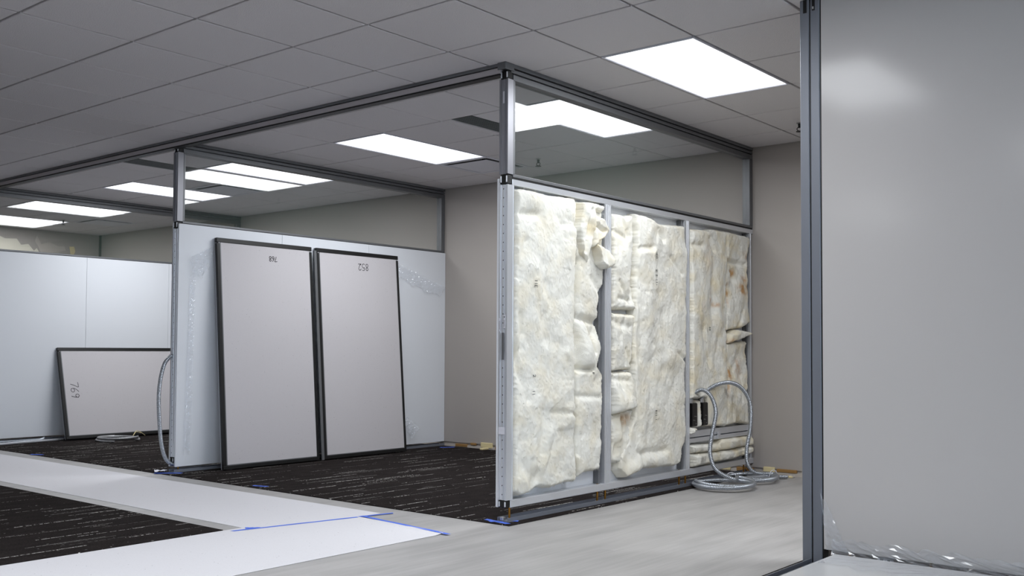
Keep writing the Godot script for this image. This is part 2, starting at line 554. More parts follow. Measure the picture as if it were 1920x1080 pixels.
func floor_things() -> void:
	var y := 0.006
	var c := part(self, "carpet", box(Vector3(10.56, y, 3.2), 0.0015), M.carpet, Vector3(-8.91, y / 2, -5.98))
	meta(c, "dark brown carpet with white dashes under the partition frames", "carpet")
	c = part(self, "carpet", box(Vector3(9.47, y, 8.0), 0.0015), M.carpet, Vector3(-4.716 - 4.735, y / 2, -3.25 + 4.0))
	meta(c, "dark dashed carpet on the open side of the paper-covered aisle", "carpet")
	c = part(self, "carpet", box(Vector3(5.9, y, 13.0), 0.0015), M.carpet, Vector3(-1.985 + 2.95, y / 2, -1.0))
	meta(c, "strip of dark carpet at the foot of the grey door post", "carpet")

	# white floor protection
	y = 0.0018
	c = part(self, "protection_sheet", box(Vector3(9.68, y, 0.845), 0.0), M.paper, Vector3(-4.5 - 4.84, y / 2 + 0.0004, -3.79))
	meta(c, "long white protection sheet down the aisle between two carpets", "floor sheet")
	var st := new_st()
	var sheet_x := [-4.71, -3.744]
	var zs := [-4.055, -3.9, -3.4, -2.8, -2.0, -1.0, 0.5]
	for k in zs.size() - 1:
		# the far right corner curls up a little
		var lift := [0.006 if k == 0 else 0.0004, 0.0004]
		var a := Vector3(sheet_x[0], 0.0004 + 0.0022, zs[k])
		var b := Vector3(sheet_x[1], lift[0] + 0.0022, zs[k] + (0.09 if k == 0 else 0.0))
		var d := Vector3(sheet_x[0], 0.0004 + 0.0022, zs[k + 1])
		var e := Vector3(sheet_x[1], lift[1] + 0.0022, zs[k + 1])
		var inside := (a + e) / 2 - Vector3(0, 1, 0)
		quad(st, a, b, e, d, inside)
		var dn := Vector3(0, 0.0014, 0)
		quad(st, a - dn, b - dn, e - dn, d - dn, inside + Vector3(0, 2, 0))
		quad(st, b, e, e - dn, b - dn, inside)
		quad(st, a, d, d - dn, a - dn, (b + e) / 2)
		if k == 0:
			quad(st, a, b, b - dn, a - dn, (d + e) / 2)
	c = part(self, "protection_sheet", st.commit(), M.paper)
	meta(c, "broad white protection sheet with blue tape round its end", "floor sheet")

	# blue masking tape: [from, to, width, label]
	var tapes := [
		[Vector3(-4.66, 0.0032, -3.27), Vector3(-4.49, 0.0032, -4.05), 0.028, "blue tape over the joint between the two white sheets"],
		[Vector3(-4.50, 0.0036, -4.04), Vector3(-4.445, 0.0036, -4.26), 0.026, "short blue tape running off the joint to the carpet edge"],
		[Vector3(-4.50, 0.0042, -4.062), Vector3(-3.70, 0.008, -3.955), 0.028, "blue tape along the end edge of the broad white sheet"],
		[Vector3(-4.68, 0.0039, -3.37), Vector3(-4.63, 0.0039, -3.42), 0.04, "small blue tape tab at the aisle sheet corner"],
		[Vector3(-6.07, 0.0068, -4.43), Vector3(-5.96, 0.0068, -4.47), 0.035, "blue tape tab on carpet before the leaning panels"],
		[Vector3(-9.38, 0.0068, -4.37), Vector3(-9.26, 0.0068, -4.42), 0.04, "blue tape tab on carpet before the sideways panel"],
		[Vector3(-7.26, 0.0068, -4.36), Vector3(-7.10, 0.0068, -4.50), 0.05, "blue tape under the bolt of the white-panelled frame"],
		[Vector3(-3.86, 0.0068, -4.445), Vector3(-3.67, 0.0068, -4.415), 0.035, "blue tape at the carpet corner, lying along the carpet end"],
		[Vector3(-3.79, 0.0074, -4.40), Vector3(-3.68, 0.0074, -4.52), 0.03, "blue tape at the carpet corner, running under the floor track"],
		[Vector3(-3.70, 0.0068, -7.40), Vector3(-3.60, 0.0068, -7.52), 0.05, "blue tape on the floor where the wool wall meets the taupe wall"],
		[Vector3(-7.04, 0.0068, -7.40), Vector3(-6.96, 0.0068, -7.52), 0.05, "blue tape in the corner behind the leaning panels"],
	]
	for t in tapes:
		var a: Vector3 = t[0]
		var b: Vector3 = t[1]
		var s: Vector3 = (b - a).cross(Vector3.UP).normalized() * t[2] / 2.0
		var q := new_st()
		var n := 8
		var prev := []
		for k in n + 1:
			var u := float(k) / n
			var p := a.lerp(b, u)
			var wob := Vector3(0, 0.0006 * sin(u * 17.0), 0)
			var jag := (b - a).normalized() * (0.008 if k == 0 or k == n else 0.0) * (1 if k == n else -1)
			var now := [p - s + wob + jag, p + s + wob - jag * 0.4]
			if k > 0:
				var mid: Vector3 = (prev[0] + now[1]) / 2.0
				quad(q, prev[0], now[0], now[1], prev[1], mid - Vector3(0, 1, 0))
			prev = now
		var o := part(self, "masking_tape", q.commit(), M.blue_tape)
		meta(o, t[3], "tape", "blue masking tape on the floor")

func skirting() -> void:
	# the torn base of the back wall: a pale strip with patches of old adhesive
	var t := struct("trim_1")
	rng.seed = 41
	bar(t, "base_strip", Vector3(-7.05, 0.0, ZB), Vector3(-3.82, 0.028, ZB + 0.012), M.plaster, 0.001)
	bar(t, "base_strip", Vector3(-3.64, 0.0, ZB), Vector3(-2.0, 0.028, ZB + 0.012), M.plaster, 0.001)
	for run in [[-7.0, -3.85], [-3.62, -2.1]]:
		var x: float = run[0]
		while x < run[1]:
			var w := rng.randf_range(0.05, 0.2)
			if rng.randf() < 0.72:
				var h := rng.randf_range(0.018, 0.05)
				var y0 := rng.randf_range(0.006, 0.035)
				var d := rng.randf_range(0.004, 0.012)
				bar(t, "adhesive_patch", Vector3(x, y0, ZB - 0.005), Vector3(x + w, y0 + h, ZB + 0.013 + d * 0.5), M.adhesive if rng.randf() < 0.5 else M.foam, 0.003)
			x += w + rng.randf_range(0.0, 0.09)
	# crumbs of foam that have dropped from it
	for k in 16:
		var st := new_st()
		var r := rng.randf_range(0.015, 0.045)
		put_box(st, Vector3.ZERO, Vector3(r * 2.2, r * 0.5, r), r * 0.16)
		var x := rng.randf_range(-3.45, -2.6) if k < 11 else rng.randf_range(-6.7, -4.2)
		var o := part(self, "foam_crumb", st.commit(), M.foam if k % 3 else M.plaster, Vector3(x, r * 0.25 + (0.006 if x < -3.63 else 0.0), ZB + rng.randf_range(0.05, 0.16)), Vector3(0, rng.randf() * TAU, 0))
		var what: String = "pale yellow foam crumb" if k % 3 else "grey plaster crumb"
		var side: String = " by the taupe wall, beyond the coiled conduits" if k < 11 else " by the taupe wall, on the dark carpet"
		meta(o, what + side, "crumb", "crumbs below the torn wall base")

func ceiling_fittings() -> void:
	for v in [[0, -5, 0.13, 0.5, "dark return grille in the ceiling beside the wool-filled frame"], [-6, -4, 0.44, 0.92, "dark return grille in the ceiling above the sideways panel's room"]]:
		taken[Vector2i(v[0], v[1])] = true
		var c := cell(v[0], v[1])
		var t := thing("return_grille", v[4], "vent", c)
		var x0: float = v[2] * T
		var x1: float = v[3] * T
		var g := 0.006
		bar(t, "face_plate", Vector3(g, 0, g), Vector3(x0, 0.016, T - g), M.ceiling_tile, 0.002)
		bar(t, "face_plate", Vector3(x1, 0, g), Vector3(T - g, 0.016, T - g), M.ceiling_tile, 0.002)
		bar(t, "duct_throat", Vector3(x0, 0.03, g), Vector3(x1, 0.05, T - g), M.vane_grey, 0.0)
		for k in 9:
			var x := x0 + (k + 0.5) * (x1 - x0) / 9.0
			part(t, "vane", box(Vector3(0.003, 0.030, T - 2 * g), 0.0), M.vane_grey, Vector3(x, 0.012, T / 2), Vector3(0, 0, 0.9))
	for v in [[-2, -7, "square plaque diffuser by the first light behind the open front"], [-7, -6, "square plaque diffuser seen through the glass over the white panels"], [-13, -7, "square plaque diffuser seen through the farthest glass"]]:
		taken[Vector2i(v[0], v[1])] = true
		var c := cell(v[0] + 0.5, v[1] + 0.5)
		var t := thing("plaque_diffuser", v[2], "vent", c)
		var h := T / 2 - 0.006
		bar(t, "plaque", Vector3(-0.225, -0.008, -0.225), Vector3(0.225, -0.002, 0.225), M.white_label, 0.002)
		bar(t, "throat", Vector3(-h, 0.17, -h), Vector3(h, 0.18, h), M.ceiling_grid, 0.0)
		for s in [-1, 1]:
			bar(t, "throat", Vector3(s * h, 0.012, -h), Vector3(s * (h - 0.004), 0.17, h), M.ceiling_grid, 0.0)
			bar(t, "throat", Vector3(-h + 0.004, 0.012, s * h), Vector3(h - 0.004, 0.17, s * (h - 0.004)), M.ceiling_grid, 0.0)
		for s in [-1, 1]:
			bar(t, "rim", Vector3(s * h, -0.002, -h), Vector3(s * (h - 0.035), 0.012, h), M.white_label, 0.002)
			bar(t, "rim", Vector3(-h + 0.035, -0.002, s * h), Vector3(h - 0.035, 0.012, s * (h - 0.035)), M.white_label, 0.002)
		bar(t, "hanger", Vector3(-0.01, -0.002, -0.01), Vector3(0.01, 0.17, 0.01), M.dark_metal, 0.0)
	for v in [[-0.53, -6.58, "sprinkler head seen through the glass above the wool"], [3.34, -6.72, "sprinkler head beside the tall grey post"], [-12.75, -5.7, "sprinkler head between the two farthest lights"]]:
		var c := cell(v[0], v[1])
		var t := thing("sprinkler_head", v[2], "sprinkler", c)
		var cy := CylinderMesh.new()
		cy.top_radius = 0.022
		cy.bottom_radius = 0.025
		cy.height = 0.008
		part(t, "escutcheon", cy, M.screw_zinc, Vector3(0, -0.004, 0))
		var st := CylinderMesh.new()
		st.top_radius = 0.012
		st.bottom_radius = 0.009
		st.height = 0.03
		part(t, "stem", st, M.dark_metal, Vector3(0, -0.022, 0))
		for s in [-1, 1]:
			part(t, "yoke", tube(curve([Vector3(s * 0.008, -0.03, 0), Vector3(s * 0.02, -0.045, 0), Vector3(s * 0.004, -0.062, 0)], 0.004), 0.003, 6), M.dark_metal)
		var de := CylinderMesh.new()
		de.top_radius = 0.024
		de.bottom_radius = 0.026
		de.height = 0.004
		part(t, "deflector", de, M.dark_metal, Vector3(0, -0.064, 0))

# ---------------------------------------------------------------- partitions
# ribbed stud profile seen from above, front face towards +x; width along z, depth along x
func stud_profile(width: float, depth: float, ribs: int) -> PackedVector2Array:
	var p := PackedVector2Array()
	p.append(Vector2(-depth, -width / 2))
	p.append(Vector2(0, -width / 2))
	var s := width / ribs
	for k in ribs:
		var a := -width / 2 + k * s
		if k > 0:
			p.append(Vector2(-0.005, a))
		p.append(Vector2(-0.005, a + s * 0.16) if k > 0 else Vector2(0, a + s * 0.1))
		p.append(Vector2(0, a + s * 0.3))
		p.append(Vector2(0, a + s * 0.8))
		if k < ribs - 1:
			p.append(Vector2(-0.005, a + s * 0.92))
	p.append(Vector2(0, width / 2))
	p.append(Vector2(-depth, width / 2))
	return p

func stud(t: Node, called: String, xf: float, zc: float, width: float, y0: float, y1: float, m: Material, ribs := 3) -> void:
	# profile lies in x,y -> turn so that its length stands upright
	var o := part(t, called, extrude(stud_profile(width, 0.062, ribs), y1 - y0), m)
	o.transform = Transform3D(Basis(Vector3(1, 0, 0), Vector3(0, 0, -1), Vector3(0, 1, 0)), Vector3(xf, y0, zc))

func end_post(t: Node, xf: float, z: float, y0: float, y1: float, m: Material) -> void:
	# open channel seen end-on: two side ribs and a sunk web with a raised spine
	var w := 0.065
	var p := PackedVector2Array([Vector2(0, 0), Vector2(0.012, 0), Vector2(0.012, -0.007), Vector2(0.026, -0.009), Vector2(0.029, -0.003), Vector2(0.036, -0.003), Vector2(0.039, -0.009), Vector2(0.053, -0.007), Vector2(0.053, 0), Vector2(w, 0), Vector2(w, -0.05), Vector2(0, -0.05)])
	var o := part(t, "end_post", extrude(p, y1 - y0), m)
	o.transform = Transform3D(Basis(Vector3(1, 0, 0), Vector3(0, 0, 1), Vector3(0, -1, 0)), Vector3(xf - w, y1, z))

func connector(t: Node, xf: float, z: float, y: float, h: float) -> void:
	# black moulded joint with a silver clip
	var c := part(t, "connector", box(Vector3(0.056, h, 0.045), 0.004), M.black_gasket, Vector3(xf - 0.0325, y, z - 0.026))
	part(c, "clip", box(Vector3(0.009, h * 0.7, 0.012), 0.002), M.aluminium, Vector3(-0.02, 0, 0.022))
	part(c, "clip", box(Vector3(0.009, h * 0.7, 0.012), 0.002), M.aluminium, Vector3(0.021, 0, 0.02))

func bolt(t: Node, x: float, z: float, y0: float, y1: float) -> void:
	var cy := CylinderMesh.new()
	cy.top_radius = 0.0065
	cy.bottom_radius = 0.0065
	cy.height = y1 - y0
	cy.radial_segments = 12
	var b := part(t, "levelling_bolt", cy, M.brass, Vector3(x, (y0 + y1) / 2, z))
	var nut := CylinderMesh.new()
	nut.top_radius = 0.013
	nut.bottom_radius = 0.013
	nut.height = 0.008
	nut.radial_segments = 6
	part(b, "nut", nut, M.screw_zinc, Vector3(0, -(y1 - y0) / 2 + 0.006, 0))

# one partition; xf = front (+x) face of its frame
func partition(called: String, label: String, xf: float, z0: float, panelled: bool, seams: Array, studs: Array) -> Node3D:
	var t := thing(called, label, "partition", Vector3(0, 0, 0))
	var xb := xf - 0.065
	var xc := xf - 0.0325
	var z1 := ZB
	# head: ceiling channel, two shadow gaps, head bar, glazing frame
	bar(t, "ceiling_channel", Vector3(xb - 0.004, 2.640, z0), Vector3(xf + 0.004, H, z1), M.anodised, 0.002)
	bar(t, "gap_core", Vector3(xb + 0.024, 2.600, z0 - 0.02), Vector3(xf - 0.024, 2.640, z1), M.anodised, 0.0)
	bar(t, "head_bar", Vector3(xb, 2.611, z0 - 0.03), Vector3(xf, 2.632, z1), M.anodised, 0.002)
	bar(t, "glazing_frame", Vector3(xb, 2.568, z0 - 0.05), Vector3(xf, 2.603, z1), M.anodised, 0.002)
	bar(t, "glazing_frame", Vector3(xb, 2.000, z0 - 0.05), Vector3(xf, 2.018, z1), M.anodised, 0.002)
	bar(t, "glazing_frame", Vector3(xb, 2.018, z0 - 0.05), Vector3(xf, 2.568, z0 - 0.068), M.anodised, 0.002)
	bar(t, "glazing_frame", Vector3(xb, 2.018, z1 + 0.055), Vector3(xf, 2.568, z1), M.anodised, 0.002)
	bar(t, "glass_pane", Vector3(xc - 0.003, 2.012, z0 - 0.06), Vector3(xc + 0.003, 2.574, z1 + 0.05), M.glass, 0.0)
	# rails and posts
	bar(t, "middle_rail", Vector3(xb, 1.953, z0 - 0.045), Vector3(xf, 1.988, z1), M.aluminium, 0.002)
	bar(t, "rail_lip", Vector3(xb, 1.9885, z0 - 0.045), Vector3(xf - 0.004, 1.9995, z1), M.dark_metal, 0.001)
	bar(t, "bottom_rail", Vector3(xb, 0.083, z0 - 0.04), Vector3(xf, 0.128, z1), M.aluminium, 0.003)
	end_post(t, xf, z0, 2.015, 2.572, M.dull_aluminium)
	end_post(t, xf, z0, 0.128, 1.953, M.aluminium)
	connector(t, xf, z0, 2.597, 0.05)
	connector(t, xf, z0, 1.985, 0.055)
	connector(t, xf, z0, 0.105, 0.042)
	# dark plates down the end post, coloured as the shade inside punched holes
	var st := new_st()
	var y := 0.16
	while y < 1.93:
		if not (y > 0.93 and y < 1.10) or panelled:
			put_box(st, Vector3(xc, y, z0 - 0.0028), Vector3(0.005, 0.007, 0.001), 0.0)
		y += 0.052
	var hole_dots := part(t, "painted_holes", st.commit(), M.painted_hole_shade)
	hole_dots.set_meta("kind", "stuff")
	for s in studs:
		stud(t, "stud", xf, s[0], s[1], 0.128, 1.953, M.aluminium, s[2])
	# floor track on brass bolts
	var tr := extrude(PackedVector2Array([Vector2(-0.04, 0), Vector2(0.04, 0), Vector2(0.04, 0.024), Vector2(0.036, 0.024), Vector2(0.036, 0.005), Vector2(-0.036, 0.005), Vector2(-0.036, 0.024), Vector2(-0.04, 0.024)]), absf(z1 - z0))
	part(t, "floor_track", tr, M.post_grey, Vector3(xc + 0.008, 0.006, z1))
	var zs := [z0 - 0.06]
	for s in studs:
		zs.append(s[0] + 0.085)
		zs.append(s[0] - 0.005)
	for z in zs:
		bolt(t, xc + 0.008, z, 0.011, 0.13 if not panelled else 0.09)
	return t

func panels_on(t: Node, x0: float, x1: float, seams: Array, y0: float, y1: float, m: Material) -> void:
	for k in seams.size() - 1:
		bar(t, "wall_panel", Vector3(x0, y0, seams[k] - 0.0012), Vector3(x1, y1, seams[k + 1] + 0.0012), m, 0.0012)

const W1 := -3.71
const W2 := -7.165
const W3 := -10.715

func partitions() -> void:
	# the open frame with glass wool
	var t := partition("stud_frame", "aluminium partition frame with open studs filled with glass wool", W1, ZF, false, [], [[-5.482, 0.075, 4], [-6.522, 0.06, 3], [-7.545, 0.03, 2]])
	panels_on(t, W1 - 0.08, W1 - 0.065, [ZF, -5.482, -6.522, ZB + 0.003], 0.085, 1.99, M.white_panel)
	bar(t, "side_stud", Vector3(W1 - 0.06, 0.128, ZF - 0.052), Vector3(W1, 1.953, ZF - 0.062), M.aluminium, 0.002)
	# inner channels beside the second and third stud
	bar(t, "inner_channel", Vector3(W1 - 0.062, 0.128, -5.405), Vector3(W1 - 0.02, 1.953, -5.425), M.anodised, 0.002)
	bar(t, "inner_channel", Vector3(W1 - 0.062, 0.128, -6.47), Vector3(W1 - 0.02, 1.953, -6.485), M.anodised, 0.002)
	bar(t, "inner_channel", Vector3(W1 - 0.062, 0.128, -7.515), Vector3(W1 - 0.02, 1.953, -7.525), M.anodised, 0.002)
	# cross rail low in the last bay
	bar(t, "cross_rail", Vector3(W1 - 0.062, 0.315, -6.555), Vector3(W1 - 0.006, 0.345, -7.527), M.aluminium, 0.002)
	bar(t, "cross_rail", Vector3(W1 - 0.062, 0.352, -6.555), Vector3(W1 - 0.012, 0.40, -7.527), M.aluminium, 0.002)
	bar(t, "rail_bracket", Vector3(W1 - 0.004, 0.318, -6.98), Vector3(W1 + 0.004, 0.37, -7.02), M.aluminium, 0.002)
	# cut-out with labels and a strap on the end post
	var sl := bar(t, "post_slot", Vector3(W1 - 0.042, 0.935, ZF - 0.0015), Vector3(W1 - 0.022, 1.092, ZF + 0.0005), M.anodised, 0.0005)
	bar(sl, "slot_edge", Vector3(-0.012, -0.0785, -0.001), Vector3(-0.007, 0.0785, 0.0015), M.aluminium, 0.0)
	bar(t, "printed_label", Vector3(W1 - 0.062, 1.105, ZF), Vector3(W1 - 0.048, 1.175, ZF + 0.001), M.white_label, 0.0)
	bar(t, "printed_label", Vector3(W1 - 0.026, 1.118, ZF), Vector3(W1 - 0.012, 1.196, ZF + 0.001), M.white_label, 0.0)
	bar(t, "label_print", Vector3(W1 - 0.022, 1.178, ZF + 0.001), Vector3(W1 - 0.016, 1.186, ZF + 0.0013), M.ink, 0.0)
	for k in 4:
		bar(t, "label_print", Vector3(W1 - 0.024 + 0.0028 * k, 1.124, ZF + 0.001), Vector3(W1 - 0.0232 + 0.0028 * k, 1.165, ZF + 0.0013), M.faded_ink, 0.0)
		bar(t, "label_print", Vector3(W1 - 0.060 + 0.0028 * k, 1.11, ZF + 0.001), Vector3(W1 - 0.0592 + 0.0028 * k, 1.16, ZF + 0.0013), M.faded_ink, 0.0)
	bar(t, "printed_label", Vector3(W1 - 0.040, 2.43, ZF - 0.003), Vector3(W1 - 0.028, 2.50, ZF - 0.0015), M.white_label, 0.0)
	bar(t, "plastic_strap", Vector3(W1 - 0.058, 0.505, ZF + 0.0005), Vector3(W1 - 0.012, 0.548, ZF + 0.0025), M.white_label, 0.0008)
	bar(t, "track_clip", Vector3(W1 - 0.052, 0.011, ZF - 0.03), Vector3(W1 - 0.026, 0.03, ZF - 0.004), M.screw_zinc, 0.003)

	# the frame closed with white boards
	t = partition("stud_frame", "partition with white boards behind two tall leaning panels", W2 - 0.015, -4.475, true, [], [[-5.48, 0.075, 4], [-6.5, 0.06, 3]])
	panels_on(t, W2 - 0.015, W2, [-4.482, -5.50, -6.52, ZB + 0.002], 0.05, 1.994, M.white_panel)
	panels_on(t, W2 - 0.095, W2 - 0.08, [-4.482, -5.50, -6.52, ZB + 0.002], 0.05, 1.994, M.white_panel)
	t = partition("stud_frame", "partition with white boards behind the panel standing on its side", W3 - 0.015, -4.475, true, [], [[-5.56, 0.075, 4], [-6.55, 0.06, 3]])
	panels_on(t, W3 - 0.015, W3, [-4.482, -5.57, -6.58, ZB + 0.002], 0.05, 1.994, M.white_panel)
	panels_on(t, W3 - 0.095, W3 - 0.08, [-4.482, -5.57, -6.58, ZB + 0.002], 0.05, 1.994, M.white_panel)
	# head rail along the open fronts
	t = thing("head_rail", "long dark grey ceiling rail over the open room fronts", "ceiling rail")
	var x1 := W1 - 0.035
	bar(t, "ceiling_channel", Vector3(-14.2, 2.646, ZF + 0.02), Vector3(x1 - 0.012, H, ZF - 0.05), M.anodised, 0.002)
	bar(t, "fascia", Vector3(-14.2, 2.606, ZF + 0.012), Vector3(x1 - 0.018, 2.641, ZF - 0.042), M.header_grey, 0.002)
	bar(t, "gap_core", Vector3(-14.2, 2.60, ZF - 0.008), Vector3(x1 - 0.02, 2.648, ZF - 0.022), M.anodised, 0.0)
	bar(t, "lip", Vector3(-14.2, 2.596, ZF + 0.014), Vector3(x1 - 0.018, 2.604, ZF - 0.044), M.dark_metal, 0.001)
	bar(t, "end_bracket", Vector3(x1 - 0.022, 2.622, ZF + 0.03), Vector3(x1 + 0.036, H, ZF + 0.024), M.anodised, 0.001)
	bar(t, "end_bracket", Vector3(x1 + 0.032, 2.622, ZF + 0.03), Vector3(x1 + 0.04, H, ZF - 0.05), M.anodised, 0.001)

func right_side() -> void:
	# tall grey post and the wall of glossy board beside it
	var z := -4.53
	var t := thing("door_post", "tall grey metal post with a black groove beside glossy board", "post", Vector3(-1.919, 0, z))
	bar(t, "jamb", Vector3(-0.049, 0, -0.06), Vector3(-0.004, H, 0), M.post_grey, 0.003)
	bar(t, "jamb", Vector3(0.002, 0, -0.06), Vector3(0.047, H, 0), M.post_grey, 0.003)
	bar(t, "gasket", Vector3(-0.006, 0, -0.06), Vector3(0.004, H, -0.006), M.black_gasket, 0.0)
	bar(t, "gasket", Vector3(0.047, 0, -0.06), Vector3(0.053, H, -0.006), M.black_gasket, 0.0)
	bar(t, "knuckle", Vector3(-0.032, 2.60, -0.002), Vector3(-0.014, H, 0.001), M.black_gasket, 0.0005)
	bar(t, "knuckle", Vector3(0.012, 2.605, -0.002), Vector3(0.026, H, 0.001), M.black_gasket, 0.0005)
	part(t, "pin", box(Vector3(0.006, 0.012, 0.006), 0.001), M.screw_zinc, Vector3(0.018, 2.617, 0.003))
	t = thing("board_screen", "wall of glossy pale grey board with torn film along its foot", "partition", Vector3(0.037, 0, z))
	bar(t, "board", Vector3(-1.905, 0.077, -0.022), Vector3(-0.62, 2.662, -0.006), M.gloss_panel, 0.002)
	bar(t, "board", Vector3(-0.616, 0.077, -0.022), Vector3(0.7, 2.662, -0.006), M.gloss_panel, 0.002)
	bar(t, "board", Vector3(0.704, 0.077, -0.022), Vector3(3.95, 2.662, -0.006), M.gloss_panel, 0.002)
	bar(t, "head_bar", Vector3(-1.9, 2.602, -0.09), Vector3(3.95, H, -0.0225), M.anodised, 0.002)
	bar(t, "frame_core", Vector3(-1.88, 0.10, -0.088), Vector3(3.95, 2.602, -0.0225), M.anodised, 0.002)
	bar(t, "floor_track", Vector3(-1.9, 0.006, -0.095), Vector3(3.95, 0.03, -0.02), M.anodised, 0.002)
	for x in [-1.80, -1.44, -0.62, 0.4]:
		bolt(t, x, -0.055, 0.03, 0.102)
	bar(t, "printed_tag", Vector3(-1.67, 0.032, -0.05), Vector3(-1.60, 0.075, -0.048), M.white_label, 0.0)
	bar(t, "tag_print", Vector3(-1.66, 0.048, -0.048), Vector3(-1.645, 0.06, -0.0475), M.ink, 0.0)
	bar(t, "tag_print", Vector3(-1.628, 0.045, -0.048), Vector3(-1.615, 0.058, -0.0475), M.ink, 0.0)
	# bottom track running out from the post towards the near side
	t = thing("floor_rail", "grey floor rail running out from the tall grey post", "floor rail", Vector3(-1.893, 0.006, z + 0.004))
	part(t, "channel", extrude(PackedVector2Array([Vector2(-0.035, 0), Vector2(0.035, 0), Vector2(0.035, 0.022), Vector2(0.031, 0.022), Vector2(0.031, 0.004), Vector2(-0.031, 0.004), Vector2(-0.031, 0.022), Vector2(-0.035, 0.022)]), 5.0), M.post_grey)
	part(t, "chip", box(Vector3(0.02, 0.006, 0.012), 0.002), M.brass, Vector3(-0.005, 0.008, 0.16), Vector3(0, 0.5, 0))
	# two wrapped boards lying on the floor in front
	for k in 2:
		t = thing("wrapped_board", ["lower of two white boards lying flat before the glossy wall", "white wrapped board lying flat on top before the glossy wall"][k], "board", Vector3(-1.765, 0.006 + 0.041 * k, -4.41))
		bar(t, "board", Vector3(0, 0.0005, 0), Vector3(3.0, 0.0405, 1.22), M.gloss_white, 0.002)
	var st := film_mesh(Vector3(0.03, 0, 0.05), Vector3(2.6, 0, 0), Vector3(0, 0, 0.22), Vector3.UP, 60, 8, 0.006, 91, 0.12)
	var f := part(self, "plastic_film", st, M.film, Vector3(-1.765, 0.089, -4.41))
	meta(f, "rumpled clear film lying on the white wrapped board", "plastic film")
	st = film_mesh(Vector3(0, 0, 0), Vector3(2.6, -0.015, 0), Vector3(0, 0.07, 0), Vector3(0, 0, 1), 90, 6, 0.012, 92, 0.3)
	f = part(self, "plastic_film", st, M.film, Vector3(-1.823, 0.062, z + 0.002))
	meta(f, "torn clear film hanging along the foot of the glossy wall", "plastic film")
	st = film_mesh(Vector3(0, 0, 0), Vector3(0.10, 0, 0), Vector3(-0.03, 0.28, 0), Vector3(0, 0, 1), 9, 22, 0.009, 93, 0.8)
	f = part(self, "plastic_film", st, M.film, Vector3(-1.848, 0.08, z + 0.002))
	meta(f, "torn clear film at the corner between grey post and glossy wall", "plastic film")

# crumpled sheet over a (u,v) patch standing off along out
func film_mesh(o: Vector3, u: Vector3, v: Vector3, out: Vector3, nu: int, nv: int, amp: float, seed_: int, taper: float) -> Mesh:
	var a := noise(seed_, 9.0, 3)
	a.fractal_type = FastNoiseLite.FRACTAL_RIDGED
	var b := noise(seed_ + 1, 3.0, 2)
	var verts := PackedVector3Array()
	var idx := PackedInt32Array()
	for j in nv + 1:
		for i in nu + 1:
			var fu := float(i) / nu
			var fv := float(j) / nv
			var p := o + u * fu + v * fv
			var edge := b.get_noise_2d(fu * u.length() * 3.0, 0.0)
			p = o + u * fu * (1.0 - taper * fv) + v * fv * (1.0 + 0.35 * edge)
			p += out * amp * (0.7 + 0.9 * a.get_noise_3d(p.x * 2.2, p.y * 2.2, p.z * 2.2) + 0.5 * b.get_noise_3d(p.x * 3, p.y * 3, p.z * 3))
			verts.append(p)
	for j in nv:
		for i in nu:
			var k := j * (nu + 1) + i
			idx.append_array([k, k + nu + 1, k + 1, k + 1, k + nu + 1, k + nu + 2])
	var st := new_st()
	for k in range(0, idx.size(), 3):
		var nn := (verts[idx[k + 2]] - verts[idx[k]]).cross(verts[idx[k + 1]] - verts[idx[k]]).normalized()
		for e in 3:
			st.set_normal(nn)
			st.add_vertex(verts[idx[k + e]])
	return st.commit()

# ---------------------------------------------------------------- leaning panels
func lean_panel(label: String, text: String, size: Vector2, at: Vector3, tilt: float, mark: Vector3, mark_turn: float, mark_h: float) -> void:
	# local: x across, y up, z towards the room; origin bottom middle of the back
	var t := thing("leaning_panel", label, "wall panel", at, Vector3(-tilt, PI / 2, 0))
	var w := size.x
	var h := size.y
	bar(t, "front_skin", Vector3(-w / 2, 0, 0), Vector3(w / 2, h, 0.006), M.anodised_light, 0.001)
	bar(t, "board", Vector3(-w / 2 + 0.022, 0.022, 0.006), Vector3(w / 2 - 0.022, h - 0.022, 0.030), M.panel_back, 0.001)
	bar(t, "gasket", Vector3(-w / 2 + 0.001, h - 0.038, 0.006), Vector3(w / 2 - 0.001, h - 0.001, 0.036), M.black_gasket, 0.003)
	bar(t, "gasket", Vector3(-w / 2 + 0.001, 0.001, 0.006), Vector3(w / 2 - 0.001, 0.032, 0.036), M.black_gasket, 0.003)
	bar(t, "gasket", Vector3(-w / 2 + 0.001, 0.032, 0.006), Vector3(-w / 2 + 0.032, h - 0.046, 0.036), M.black_gasket, 0.003)
	bar(t, "gasket", Vector3(w / 2 - 0.028, 0.032, 0.006), Vector3(w / 2 - 0.001, h - 0.046, 0.036), M.black_gasket, 0.003)
	bar(t, "edge_strip", Vector3(-w / 2 + 0.032, 0.032, 0.028), Vector3(-w / 2 + 0.042, h - 0.038, 0.0325), M.anodised, 0.001)
	bar(t, "edge_strip", Vector3(-w / 2 + 0.032, 0.032, 0.028), Vector3(w / 2 - 0.028, 0.039, 0.0325), M.anodised, 0.001)
	var o := part(t, "handwritten_number", lettering(text, mark_h, 0.0055), M.ink, Vector3(mark.x, mark.y, 0.0307), Vector3(0, 0, mark_turn))
	meta(o, "number %s in black pen" % text)

